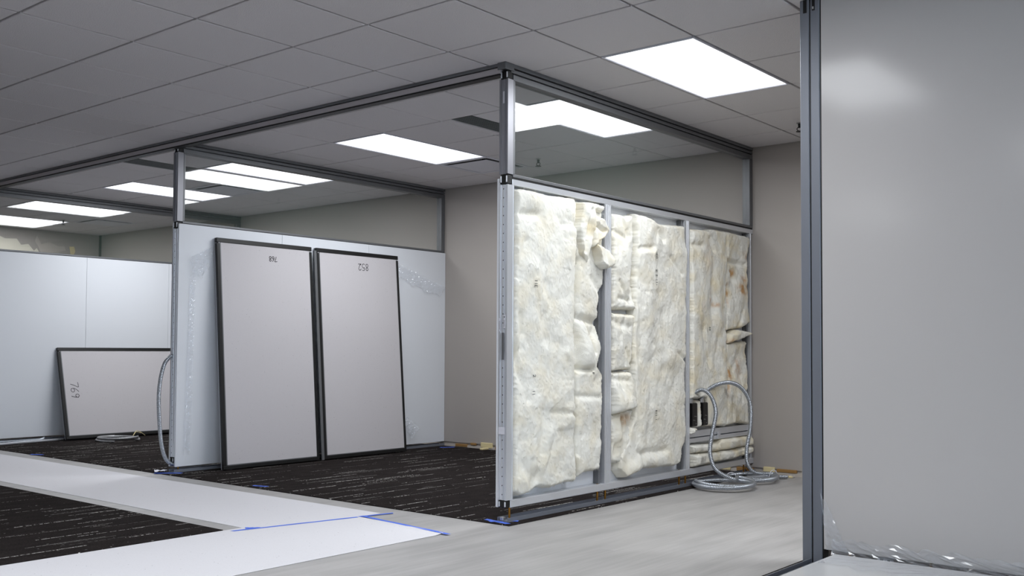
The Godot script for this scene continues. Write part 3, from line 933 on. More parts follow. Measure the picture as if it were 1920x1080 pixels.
func leaning() -> void:
	# panel 1: z -4.80 .. -5.79, panel 2: z -5.84 .. -6.86
	lean_panel("leaning panel next to the partition's end post, 768 written upside down", "768", Vector2(0.99, 1.90), Vector3(-7.005, 0.0105, -5.295), asin(0.148 / 1.9), Vector3(0.07, 1.76, 0), PI, 0.042)
	lean_panel("leaning panel next to the taupe wall, 852 written upside down", "852", Vector2(1.02, 1.90), Vector3(-7.005, 0.0105, -6.35), asin(0.148 / 1.9), Vector3(0.055, 1.76, 0), PI, 0.062)
	lean_panel("pale panel standing on its long side, marked 769 sideways", "769", Vector2(1.90, 1.005), Vector3(-10.455, 0.016, -6.18), asin(0.25 / 1.005), Vector3(-0.80, 0.53, 0), -PI / 2, 0.085)
	# thin metal strip standing between the two tall panels
	var t := part(self, "metal_strip", box(Vector3(0.012, 1.87, 0.028), 0.002), M.anodised, Vector3(-7.03, 0.945, -5.815), Vector3(0, 0, asin(0.148 / 1.9)))
	meta(t, "narrow metal strip standing between the two tall leaning panels", "metal strip")

# ---------------------------------------------------------------- glass wool
func poly_at(p: Array, s: float) -> float:
	for k in p.size() - 1:
		if s <= p[k + 1][0]:
			return lerpf(p[k][1], p[k + 1][1], smoothstep(0.0, 1.0, clampf((s - p[k][0]) / maxf(p[k + 1][0] - p[k][0], 1e-6), 0.0, 1.0)))
	return p[p.size() - 1][1]

var batt_count := 0

# f: features in z,y. ["b",z,y,rz,ry,amp] bump; ["c",z1,y1,z2,y2,width,depth] crease; ["s",z1,y1,z2,y2,width,amp] raised flap edge; ["t",z,y,rz,ry,amount] rust stain
func batt_height(f: Array, z: float, y: float) -> float:
	var h := 0.0
	for q in f:
		if q[0] == "b":
			var a: float = (z - q[1]) / q[3]
			var b: float = (y - q[2]) / q[4]
			var d := a * a + b * b
			if d < 6.0:
				h += q[5] * exp(-d)
		elif q[0] == "c" or q[0] == "s":
			var p1 := Vector2(q[1], q[2])
			var p2 := Vector2(q[3], q[4])
			var e := p2 - p1
			var l := e.length()
			e /= l
			var r := Vector2(z, y) - p1
			var u := clampf(r.dot(e), 0.0, l)
			var away := (r - e * u).length()
			if q[0] == "c":
				var cw: float = q[5] * 1.35
				if away < cw * 3.0:
					h -= q[6] * 0.85 * exp(-away * away / (cw * cw))
			else:
				var side := e.cross(r)
				var endfade := clampf(minf(r.dot(e) + 0.03, l + 0.03 - r.dot(e)) / 0.06, 0.0, 1.0)
				if side > 0.0 and away < 0.3:
					h += q[6] * endfade * (1.0 - exp(-side / (q[5] * 1.5))) * exp(-side / 0.12)
	return h

func batt(label: String, group: String, zl: Array, zr: Array, yb: Array, yt: Array, x0: float, th: float, f: Array, seed_: int, lump := 1.0) -> Node3D:
	var t := thing("insulation_batt", label, "insulation", Vector3.ZERO, Vector3.ZERO, group)
	var zw: float = absf(zr[0][1] - zl[0][1])
	var yh: float = absf(yt[0][1] - yb[0][1])
	var ns := clampi(int(zw / 0.006), 12, 120)
	var nt := clampi(int(yh / 0.006), 12, 310)
	var n1 := noise(seed_, 2.3, 2)
	var n2 := noise(seed_ + 1, 9.0, 3)
	var n3 := noise(seed_ + 2, 60.0, 3)
	var n4 := noise(seed_ + 3, 3.0, 3)
	var n5 := noise(seed_ + 4, 34.0, 3)
	f = f.duplicate()
	# the wool of the last bay and the torn tufts have gone yellower than the rest
	var yellow := 1.25 if seed_ >= 121 and seed_ <= 124 else 1.1 if seed_ >= 151 else YELLOW
	rng.seed = seed_
	var za: float = zl[0][1]
	for k in int(16.0 * zw * yh) + 1:
		var z := lerpf(za, zr[0][1], rng.randf_range(0.08, 0.92))
		var y := lerpf(yb[0][1], yt[0][1], rng.randf_range(0.04, 0.96))
		var a := rng.randf_range(-1.1, 1.1) + PI / 2
		var l := rng.randf_range(0.04, 0.16)
		f.append(["c", z, y, z + cos(a) * l, y + sin(a) * l, rng.randf_range(0.018, 0.04), rng.randf_range(0.004, 0.010)])
		f.append(["b", lerpf(za, zr[0][1], rng.randf_range(0.08, 0.92)), lerpf(yb[0][1], yt[0][1], rng.randf()), rng.randf_range(0.03, 0.08), rng.randf_range(0.03, 0.1), rng.randf_range(-0.008, 0.010)])
	var verts := PackedVector3Array()
	var cols := PackedColorArray()
	var idx := PackedInt32Array()
	for j in nt + 1:
		var tt := float(j) / nt
		var l := poly_at(zl, tt) + 0.005 * n2.get_noise_1d(tt * yh * 1.3) + 0.004 * n3.get_noise_1d(tt * yh)
		var r := poly_at(zr, tt) + 0.007 * n2.get_noise_1d(tt * yh * 1.3 + 9.0) + 0.006 * n3.get_noise_1d(tt * yh + 5.0)
		for i in ns + 1:
			var s := float(i) / ns
			var z := lerpf(l, r, s)
			var lo := poly_at(yb, s) + 0.006 * n2.get_noise_1d(s * zw * 1.5 + 3.0) + 0.004 * n3.get_noise_1d(s * zw)
			var hi := poly_at(yt, s) + 0.006 * n2.get_noise_1d(s * zw * 1.5 + 7.0) + 0.004 * n3.get_noise_1d(s * zw + 4.0)
			var y := lerpf(lo, hi, tt)
			var e := minf(minf(s * absf(r - l), (1.0 - s) * absf(r - l)), minf(tt * (hi - lo), (1.0 - tt) * (hi - lo)))
			var q := clampf(e / 0.026, 0.0, 1.0)
			var edge := sqrt(maxf(0.0, 1.0 - (1.0 - q) * (1.0 - q)))
			var h := th + batt_height(f, z, y)
			h += lump * (0.016 * n1.get_noise_2d(z, y * 0.8) + 0.007 * n2.get_noise_2d(z, y * 0.75)) + 0.0022 * n3.get_noise_2d(z, y * 0.6) + 0.0016 * n5.get_noise_2d(z, y * 0.8)
			h = maxf(h, 0.012)
			verts.append(Vector3(x0 + h * edge, y, z))
			var c := Color(0.84, 0.825, 0.755).lerp(Color(0.82, 0.73, 0.53), clampf(0.22 + 0.9 * n4.get_noise_2d(z * 1.4, y * 1.4) + 0.22 * n2.get_noise_2d(z, y), 0.0, 0.8) * yellow)
			for k in f:
				if k[0] == "t":
					var a: float = (z - k[1]) / k[3]
					var b: float = (y - k[2]) / k[4]
					var d := a * a + b * b
					if d < 5.0:
						c = c.lerp(Color(0.52, 0.26, 0.08), clampf(k[5] * exp(-d) * (1.0 + 1.4 * n2.get_noise_2d(z * 2.0, y * 2.0)), 0.0, 0.85))
			cols.append(c)
	var w := ns + 1
	for j in nt:
		for i in ns:
			var k := j * w + i
			idx.append_array([k, k + w, k + 1, k + 1, k + w, k + w + 1])
	# closed back
	var ring := []
	for i in ns: ring.append(i)
	for j in nt: ring.append(j * w + ns)
	for i in ns: ring.append(nt * w + ns - i)
	for j in nt: ring.append((nt - j) * w)
	var base := verts.size()
	var mid := Vector3.ZERO
	for k in ring:
		verts.append(verts[k])
		cols.append(cols[k])
		mid += verts[k] / ring.size()
	verts.append(mid)
	cols.append(cols[0])
	for k in ring.size():
		idx.append_array([base + ring.size(), base + k, base + (k + 1) % ring.size()])
	part(t, "fleece", smooth_mesh(verts, idx, cols), M.wool)
	# loose fibres standing off the fleece, thickest along its torn edges
	var st := new_st()
	for k in int(1500.0 * zw * yh) + int(420.0 * (zw + yh)):
		var i := rng.randi_range(1, ns - 1)
		var j := rng.randi_range(1, nt - 1)
		if k >= int(1500.0 * zw * yh):
			if rng.randf() < 0.5:
				i = rng.randi_range(0, 2) if rng.randf() < 0.5 else ns - rng.randi_range(0, 2)
			else:
				j = rng.randi_range(0, 2) if rng.randf() < 0.5 else nt - rng.randi_range(0, 2)
		var p := verts[j * w + i]
		var d := Vector3(rng.randf_range(0.0, 0.7), rng.randf_range(-1, 1), rng.randf_range(-1, 1)).normalized()
		var l := rng.randf_range(0.008, 0.022)
		var s := d.cross(Vector3(rng.randf_range(-1, 1), rng.randf_range(-1, 1), rng.randf_range(-1, 1))).normalized() * 0.0004
		var q := p + d * l * 0.5 + Vector3(0.0015, 0, 0)
		var e := p + d * l + Vector3(rng.randf_range(-0.003, 0.001), rng.randf_range(-0.004, 0.004), rng.randf_range(-0.004, 0.004))
		st.set_color(cols[j * w + i])
		for a in [p - s, q + s, p + s, p - s, q - s, q + s, q - s, e, q + s]:
			st.set_normal(Vector3(1, 0, 0))
			st.add_vertex(a)
	var fz := part(t, "loose_fibres", st.commit(), M.wool)
	fz.set_meta("kind", "stuff")
	return t

const YELLOW := 0.55

func print_on(t: Node, text: String, f: Array, th: float, x0: float, z: float, y: float, h: float, turn := -PI / 2) -> void:
	# pale stamped letters lying on the fleece
	part(t, "stamped_print", lettering(text, h, h * 0.16), M.faded_ink, Vector3(x0 + th + batt_height(f, z, y) + 0.012, y, z), Vector3(0, PI / 2, turn))

func wool() -> void:
	var xb := W1 - 0.063
	var g1 := "glass wool in the first bay"
	var g2 := "glass wool in the middle bay"
	var g3 := "glass wool in the last bay"
	var f := [
		["b", -4.62, 1.88, 0.16, 0.07, 0.018], ["c", -4.55, 1.79, -4.70, 1.80, 0.018, 0.022], ["c", -4.60, 1.64, -4.52, 1.42, 0.02, 0.02],
		["s", -4.96, 1.80, -5.08, 1.79, 0.02, 0.03], ["c", -4.95, 1.765, -5.07, 1.775, 0.015, 0.02], ["b", -5.0, 1.86, 0.08, 0.06, 0.015],
		["b", -4.85, 1.55, 0.18, 0.18, 0.010], ["c", -4.76, 1.5, -4.78, 1.15, 0.03, 0.012], ["b", -4.66, 1.3, 0.1, 0.2, 0.012],
		["c", -4.50, 0.98, -4.62, 0.70, 0.02, 0.016], ["b", -5.0, 0.98, 0.1, 0.1, 0.014], ["c", -4.80, 1.06, -4.98, 1.02, 0.03, 0.012], ["b", -4.9, 0.72, 0.15, 0.1, 0.012],
		["c", -4.86, 0.62, -5.08, 0.60, 0.014, 0.018], ["s", -5.07, 0.50, -4.90, 0.50, 0.02, 0.03], ["s", -4.90, 0.50, -4.78, 0.24, 0.03, 0.03],
		["c", -4.78, 0.62, -4.72, 0.25, 0.03, 0.02], ["b", -4.58, 0.24, 0.07, 0.08, 0.02], ["c", -4.66, 0.34, -4.68, 0.17, 0.014, 0.018],
		["b", -4.52, 1.1, 0.03, 0.1, 0.012], ["c", -4.56, 1.2, -4.57, 1.0, 0.012, 0.015]]
	var t := batt("wide glass wool batt in the first bay, next to the end post", g1, [[0, -4.503], [1, -4.503]], [[0, -5.12], [0.25, -5.095], [1, -5.10]], [[0, 0.165], [0.1, 0.138], [0.25, 0.145], [0.4, 0.175], [0.6, 0.155], [0.8, 0.172], [1, 0.17]], [[0, 1.93], [0.15, 1.945], [0.6, 1.94], [1, 1.95]], xb, 0.082, f, 101)
	print_on(t, "2", f, 0.082, xb, -4.665, 1.475, 0.024)
	print_on(t, "11E", f, 0.082, xb, -4.665, 1.385, 0.024)
	print_on(t, "2", f, 0.082, xb, -4.665, 0.84, 0.024)
	print_on(t, "11", f, 0.082, xb, -4.66, 0.74, 0.022)
	f = [
		["c", -5.12, 1.20, -5.40, 1.17, 0.018, 0.035], ["s", -5.16, 1.54, -5.14, 1.22, 0.012, 0.0], ["b", -5.24, 1.36, 0.09, 0.13, 0.016],
		["c", -5.115, 1.55, -5.115, 1.2, 0.02, 0.05], ["c", -5.12, 1.14, -5.15, 0.9, 0.025, 0.05], ["b", -5.22, 1.02, 0.07, 0.12, 0.03],
		["c", -5.25, 1.16, -5.33, 0.98, 0.012, 0.022], ["c", -5.15, 0.875, -5.30, 0.87, 0.012, 0.045], ["s", -5.30, 0.88, -5.15, 0.885, 0.012, 0.02],
		["c", -5.11, 0.87, -5.12, 0.35, 0.016, 0.024], ["b", -5.25, 0.62, 0.1, 0.12, 0.016], ["c", -5.14, 0.705, -5.38, 0.69, 0.014, 0.016], ["b", -5.26, 0.35, 0.1, 0.12, 0.014],
		["c", -5.30, 1.45, -5.39, 1.36, 0.02, 0.025], ["b", -5.33, 1.10, 0.05, 0.06, -0.02], ["b", -5.34, 0.8, 0.05, 0.06, -0.018]]
	t = batt("narrow lumpy glass wool strip in the first bay, by the double stud", g1, [[0, -5.135], [0.1, -5.11], [1, -5.10]], [[0, -5.40], [0.1, -5.42], [0.36, -5.425], [0.40, -5.36], [0.47, -5.415], [0.56, -5.385], [0.62, -5.37], [0.75, -5.43], [1, -5.43]], [[0, 0.19], [0.3, 0.215], [1, 0.22]], [[0, 1.935], [0.55, 1.935], [0.7, 1.91], [1, 1.90]], xb, 0.07, f, 111)
	print_on(t, "R", f, 0.07, xb, -5.30, 0.845, 0.02)
	# folded, torn tufts at the top of that strip
	batt("folded tuft of glass wool high in the first bay, largest of three", g1, [[0, -5.13], [0.5, -5.09], [1, -5.12]], [[0, -5.22], [0.6, -5.27], [1, -5.24]], [[0, 1.60], [1, 1.54]], [[0, 1.925], [1, 1.935]], xb + 0.045, 0.075, [["c", -5.20, 1.88, -5.17, 1.62, 0.012, 0.03], ["b", -5.20, 1.86, 0.05, 0.06, 0.02]], 121, 1.6)
	batt("knotted tuft of glass wool touching the first bay's double stud", g1, [[0, -5.235], [1, -5.24]], [[0, -5.36], [0.5, -5.42], [1, -5.36]], [[0, 1.64], [1, 1.70]], [[0, 1.87], [1, 1.845]], xb + 0.045, 0.078, [["c", -5.27, 1.79, -5.36, 1.76, 0.012, 0.035], ["c", -5.31, 1.83, -5.31, 1.68, 0.01, 0.02]], 122, 1.8)
	batt("torn flap of glass wool hanging over the first bay's double stud", g1, [[0, -5.31], [1, -5.26]], [[0, -5.475], [0.4, -5.47], [1, -5.40]], [[0, 1.545], [0.5, 1.515], [1, 1.535]], [[0, 1.68], [1, 1.66]], xb + 0.05, 0.085, [["c", -5.37, 1.68, -5.40, 1.53, 0.01, 0.03], ["b", -5.43, 1.57, 0.04, 0.04, 0.015]], 123, 1.4)
	batt("small tuft of glass wool under the first bay's top rail", g1, [[0, -5.30], [1, -5.31]], [[0, -5.40], [1, -5.42]], [[0, 1.895], [1, 1.885]], [[0, 1.945], [1, 1.94]], xb + 0.03, 0.06, [], 124, 1.0)

	f = [
		["c", -5.54, 1.78, -5.67, 1.74, 0.014, 0.02], ["c", -5.63, 1.88, -5.70, 1.76, 0.015, 0.028], ["b", -5.62, 1.60, 0.1, 0.13, 0.014], ["c", -5.60, 1.45, -5.72, 1.30, 0.012, 0.018], ["b", -5.70, 1.5, 0.05, 0.12, 0.012],
		["c", -5.60, 1.34, -5.74, 1.33, 0.012, 0.018], ["s", -5.66, 1.26, -5.70, 1.36, 0.012, 0.02], ["b", -5.76, 1.45, 0.03, 0.2, -0.03]]
	batt("narrow glass wool piece high in the middle bay, left of print", g2, [[0, -5.523], [1, -5.523]], [[0, -5.80], [0.5, -5.79], [1, -5.78]], [[0, 1.262], [1, 1.268]], [[0, 1.90], [0.45, 1.91], [0.6, 1.88], [1, 1.92]], xb, 0.076, f, 131, 1.3)
	f = [["c", -5.53, 1.18, -5.74, 1.15, 0.02, 0.022], ["b", -5.62, 1.03, 0.1, 0.1, 0.016], ["c", -5.70, 1.0, -5.78, 0.86, 0.012, 0.02], ["c", -5.64, 1.14, -5.69, 0.9, 0.012, 0.012], ["b", -5.60, 0.92, 0.06, 0.06, 0.012]]
	batt("middle piece of three glass wool scraps stacked in the middle bay", g2, [[0, -5.523], [1, -5.523]], [[0, -5.76], [0.3, -5.79], [1, -5.83]], [[0, 0.855], [1, 0.86]], [[0, 1.245], [1, 1.24]], xb, 0.07, f, 132, 1.2)
	f = [["b", -5.62, 0.66, 0.12, 0.05, 0.022], ["c", -5.53, 0.8, -5.70, 0.79, 0.014, 0.016], ["c", -5.62, 0.86, -5.63, 0.74, 0.01, 0.02], ["s", -5.78, 0.592, -5.53, 0.575, 0.01, 0.05]]
	batt("ledge of glass wool overhanging a brown hollow in the middle bay", g2, [[0, -5.523], [1, -5.523]], [[0, -5.84], [0.3, -5.80], [1, -5.74]], [[0, 0.565], [0.6, 0.59], [1, 0.605]], [[0, 0.85], [1, 0.85]], xb + 0.006, 0.075, f, 133, 1.4)
	f = [["b", -5.60, 0.46, 0.035, 0.1, 0.022], ["c", -5.66, 0.55, -5.66, 0.48, 0.012, 0.05], ["c", -5.73, 0.56, -5.735, 0.50, 0.012, 0.05], ["t", -5.70, 0.53, 0.05, 0.03, 0.9], ["c", -5.57, 0.36, -5.56, 0.22, 0.014, 0.02]]
	batt("lowest narrow glass wool piece in the middle bay", g2, [[0, -5.523], [1, -5.523]], [[0, -5.72], [1, -5.80]], [[0, 0.26], [0.5, 0.24], [1, 0.235]], [[0, 0.585], [1, 0.60]], xb, 0.06, f, 134, 1.4)
	f = [
		["s", -5.83, 1.70, -6.04, 1.72, 0.016, 0.034], ["s", -6.04, 1.72, -6.06, 1.90, 0.02, 0.02], ["c", -5.83, 1.685, -6.0, 1.70, 0.014, 0.025], ["b", -5.93, 1.80, 0.09, 0.1, 0.02],
		["c", -6.08, 1.84, -6.15, 1.78, 0.018, 0.03], ["b", -6.20, 1.68, 0.07, 0.14, 0.014], ["c", -6.26, 1.66, -6.40, 1.55, 0.012, 0.02], ["b", -6.36, 1.70, 0.1, 0.12, 0.012],
		["b", -5.95, 1.25, 0.09, 0.25, 0.014], ["c", -5.84, 1.30, -5.86, 0.95, 0.03, 0.014], ["c", -6.08, 1.05, -6.18, 0.85, 0.03, 0.014], ["b", -6.28, 0.9, 0.1, 0.12, 0.014], ["c", -6.35, 0.98, -6.46, 0.92, 0.012, 0.02],
		["c", -5.92, 0.90, -6.0, 0.65, 0.03, 0.014], ["b", -6.2, 0.55, 0.14, 0.16, 0.012], ["b", -5.88, 0.45, 0.08, 0.12, 0.012], ["c", -5.95, 0.42, -6.05, 0.28, 0.03, 0.014],
		["b", -5.76, 0.21, 0.07, 0.05, 0.035], ["b", -6.0, 0.23, 0.16, 0.04, 0.022], ["c", -5.82, 0.30, -6.2, 0.29, 0.016, 0.02], ["c", -5.86, 0.28, -5.88, 0.17, 0.012, 0.025]]
	t = batt("wide glass wool batt with stamped print, sagging in the middle bay", g2, [[0, -5.60], [0.06, -5.61], [0.12, -5.70], [0.22, -5.79], [1, -5.80]], [[0, -6.40], [0.06, -6.41], [0.1, -6.465], [1, -6.478]], [[0, 0.20], [0.1, 0.14], [0.2, 0.165], [0.35, 0.18], [0.7, 0.17], [0.9, 0.165], [1, 0.18]], [[0, 1.93], [0.3, 1.92], [0.45, 1.89], [1, 1.91]], xb, 0.084, f, 141)
	print_on(t, "IHDO", f, 0.086, xb, -6.0, 1.66, 0.02, -PI / 2 + 0.08)
	print_on(t, "R 8 11-", f, 0.086, xb, -6.02, 1.50, 0.022, -PI / 2 + 0.03)
	print_on(t, "R11 1", f, 0.088, xb, -6.02, 0.545, 0.02)

	f = [
		["c", -6.58, 1.78, -6.70, 1.78, 0.016, 0.022], ["b", -6.66, 1.85, 0.1, 0.06, 0.014], ["c", -6.83, 1.84, -6.90, 1.76, 0.018, 0.028], ["b", -6.75, 1.5, 0.1, 0.3, 0.012], ["c", -6.88, 1.7, -6.90, 1.3, 0.03, 0.012],
		["b", -6.98, 1.4, 0.06, 0.3, 0.010], ["c", -6.73, 1.3, -6.78, 1.0, 0.03, 0.012], ["b", -6.66, 0.9, 0.08, 0.2, 0.012], ["c", -6.98, 1.1, -6.9, 0.8, 0.03, 0.012], ["b", -7.02, 0.72, 0.06, 0.12, 0.014],
		["t", -6.84, 1.40, 0.02, 0.035, 0.5], ["t", -6.93, 1.345, 0.04, 0.02, 0.55], ["t", -6.72, 1.33, 0.03, 0.04, 0.2], ["t", -6.80, 1.72, 0.06, 0.12, 0.15], ["c", -6.87, 1.42, -6.90, 1.1, 0.02, 0.010]]
	t = batt("wide yellowed glass wool batt in the last bay above the boxes", g3, [[0, -6.562], [1, -6.562]], [[0, -7.12], [1, -7.11]], [[0, 0.632], [0.42, 0.632], [0.47, 0.42], [0.8, 0.41], [1, 0.40]], [[0, 1.90], [0.5, 1.915], [0.62, 1.93], [1, 1.93]], xb, 0.082, f, 151)
	print_on(t, "88", f, 0.084, xb, -6.80, 1.16, 0.022)
	print_on(t, "-", f, 0.084, xb, -6.76, 1.055, 0.024)
	f = [
		["s", -7.14, 1.72, -7.44, 1.68, 0.012, -0.02], ["c", -7.14, 1.70, -7.42, 1.69, 0.014, 0.03], ["c", -7.13, 1.9, -7.135, 1.75, 0.014, 0.03], ["c", -7.20, 1.63, -7.27, 1.55, 0.018, 0.028], ["b", -7.17, 1.6, 0.03, 0.08, 0.015],
		["t", -7.24, 1.61, 0.035, 0.03, 0.75], ["t", -7.39, 1.49, 0.06, 0.045, 0.95], ["t", -7.40, 1.57, 0.04, 0.03, 0.5], ["t", -7.16, 1.44, 0.014, 0.08, 0.5], ["c", -7.145, 1.5, -7.15, 1.3, 0.014, 0.025], ["b", -7.36, 1.22, 0.06, 0.04, 0.02], ["c", -7.40, 1.32, -7.30, 1.18, 0.014, 0.015], ["t", -7.42, 1.76, 0.05, 0.03, 0.4]]
	batt("upper narrow glass wool piece with rust stains in the last bay", g3, [[0, -7.115], [1, -7.11]], [[0, -7.565], [0.06, -7.53], [0.2, -7.50], [0.55, -7.47], [0.75, -7.48], [1, -7.535]], [[0, 1.15], [0.5, 1.17], [1, 1.215]], [[0, 1.935], [1, 1.925]], xb, 0.075, f, 161, 1.3)
	batt("tongue of glass wool lying across the gap in the last bay", g3, [[0, -7.12], [1, -7.14]], [[0, -7.46], [0.6, -7.53], [1, -7.50]], [[0, 1.045], [0.5, 1.075], [1, 1.11]], [[0, 1.13], [0.4, 1.165], [1, 1.15]], xb + 0.02, 0.075, [["t", -7.17, 1.07, 0.04, 0.02, 0.5], ["b", -7.3, 1.12, 0.1, 0.03, 0.01]], 162, 1.2)
	f = [["t", -7.16, 0.815, 0.028, 0.05, 0.95], ["t", -7.31, 0.85, 0.05, 0.08, 0.45], ["t", -7.14, 0.70, 0.014, 0.07, 0.5], ["c", -7.13, 0.9, -7.12, 0.6, 0.016, 0.024], ["c", -7.35, 0.8, -7.37, 0.6, 0.012, 0.02], ["b", -7.25, 0.9, 0.06, 0.15, 0.010], ["b", -7.3, 0.55, 0.1, 0.1, 0.012], ["c", -7.2, 0.62, -7.22, 0.45, 0.014, 0.015]]
	t = batt("lower narrow glass wool piece with an orange stain in the last bay", g3, [[0, -7.105], [1, -7.115]], [[0, -7.535], [0.08, -7.50], [0.3, -7.48], [0.38, -7.455], [0.5, -7.48], [1, -7.49]], [[0, 0.405], [0.5, 0.42], [1, 0.395]], [[0, 1.06], [1, 1.07]], xb, 0.072, f, 163, 1.2)
	print_on(t, "II", f, 0.074, xb, -7.165, 0.875, 0.016)
	batt("thin glass wool strip squeezed between the two black boxes", g3, [[0, -6.668], [1, -6.668]], [[0, -6.725], [1, -6.725]], [[0, 0.415], [1, 0.42]], [[0, 0.625], [1, 0.63]], xb, 0.075, [], 171, 1.0)
	batt("scrap of glass wool at the foot of the black boxes", g3, [[0, -6.552], [1, -6.562]], [[0, -6.66], [1, -6.64]], [[0, 0.375], [0.6, 0.39], [1, 0.40]], [[0, 0.43], [1, 0.425]], xb + 0.03, 0.05, [], 172, 1.6)
	batt("upper layer of glass wool below the last bay's cross rail", g3, [[0, -6.575], [1, -6.565]], [[0, -7.565], [0.6, -7.56], [1, -7.53]], [[0, 0.232], [0.5, 0.22], [1, 0.225]], [[0, 0.30], [0.42, 0.285], [0.52, 0.315], [1, 0.312]], xb, 0.088, [["c", -7.0, 0.31, -7.05, 0.23, 0.02, 0.03], ["b", -7.25, 0.27, 0.15, 0.04, 0.012]], 173, 1.2)
	batt("lower layer of glass wool below the last bay's cross rail", g3, [[0, -6.575], [1, -6.565]], [[0, -7.53], [0.6, -7.565], [1, -7.56]], [[0, 0.135], [0.6, 0.14], [1, 0.16]], [[0, 0.235], [0.5, 0.225], [1, 0.228]], xb, 0.092, [["b", -7.1, 0.18, 0.08, 0.03, 0.015]], 174, 1.2)

# ---------------------------------------------------------------- conduit, boxes, cables, film
func conduit(label: String, pts: Array, r := 0.0165) -> Node3D:
	var t := thing("flexible_conduit", label, "conduit")
	part(t, "hose", tube(curve(pts, 0.0028), r, 12, 0.0030, 0.0112), M.conduit)
	return t

func ring(c: Vector3, rx: float, rz: float, a0: float, a1: float, n: int, y0: float, y1: float, turn := 0.0) -> Array:
	var out := []
	for k in n + 1:
		var u := float(k) / n
		var a := deg_to_rad(lerpf(a0, a1, u))
		var p := Vector3(cos(a) * rx, 0, sin(a) * rz).rotated(Vector3.UP, turn)
		out.append(c + p + Vector3(0, lerpf(y0, y1, u), 0))
	return out

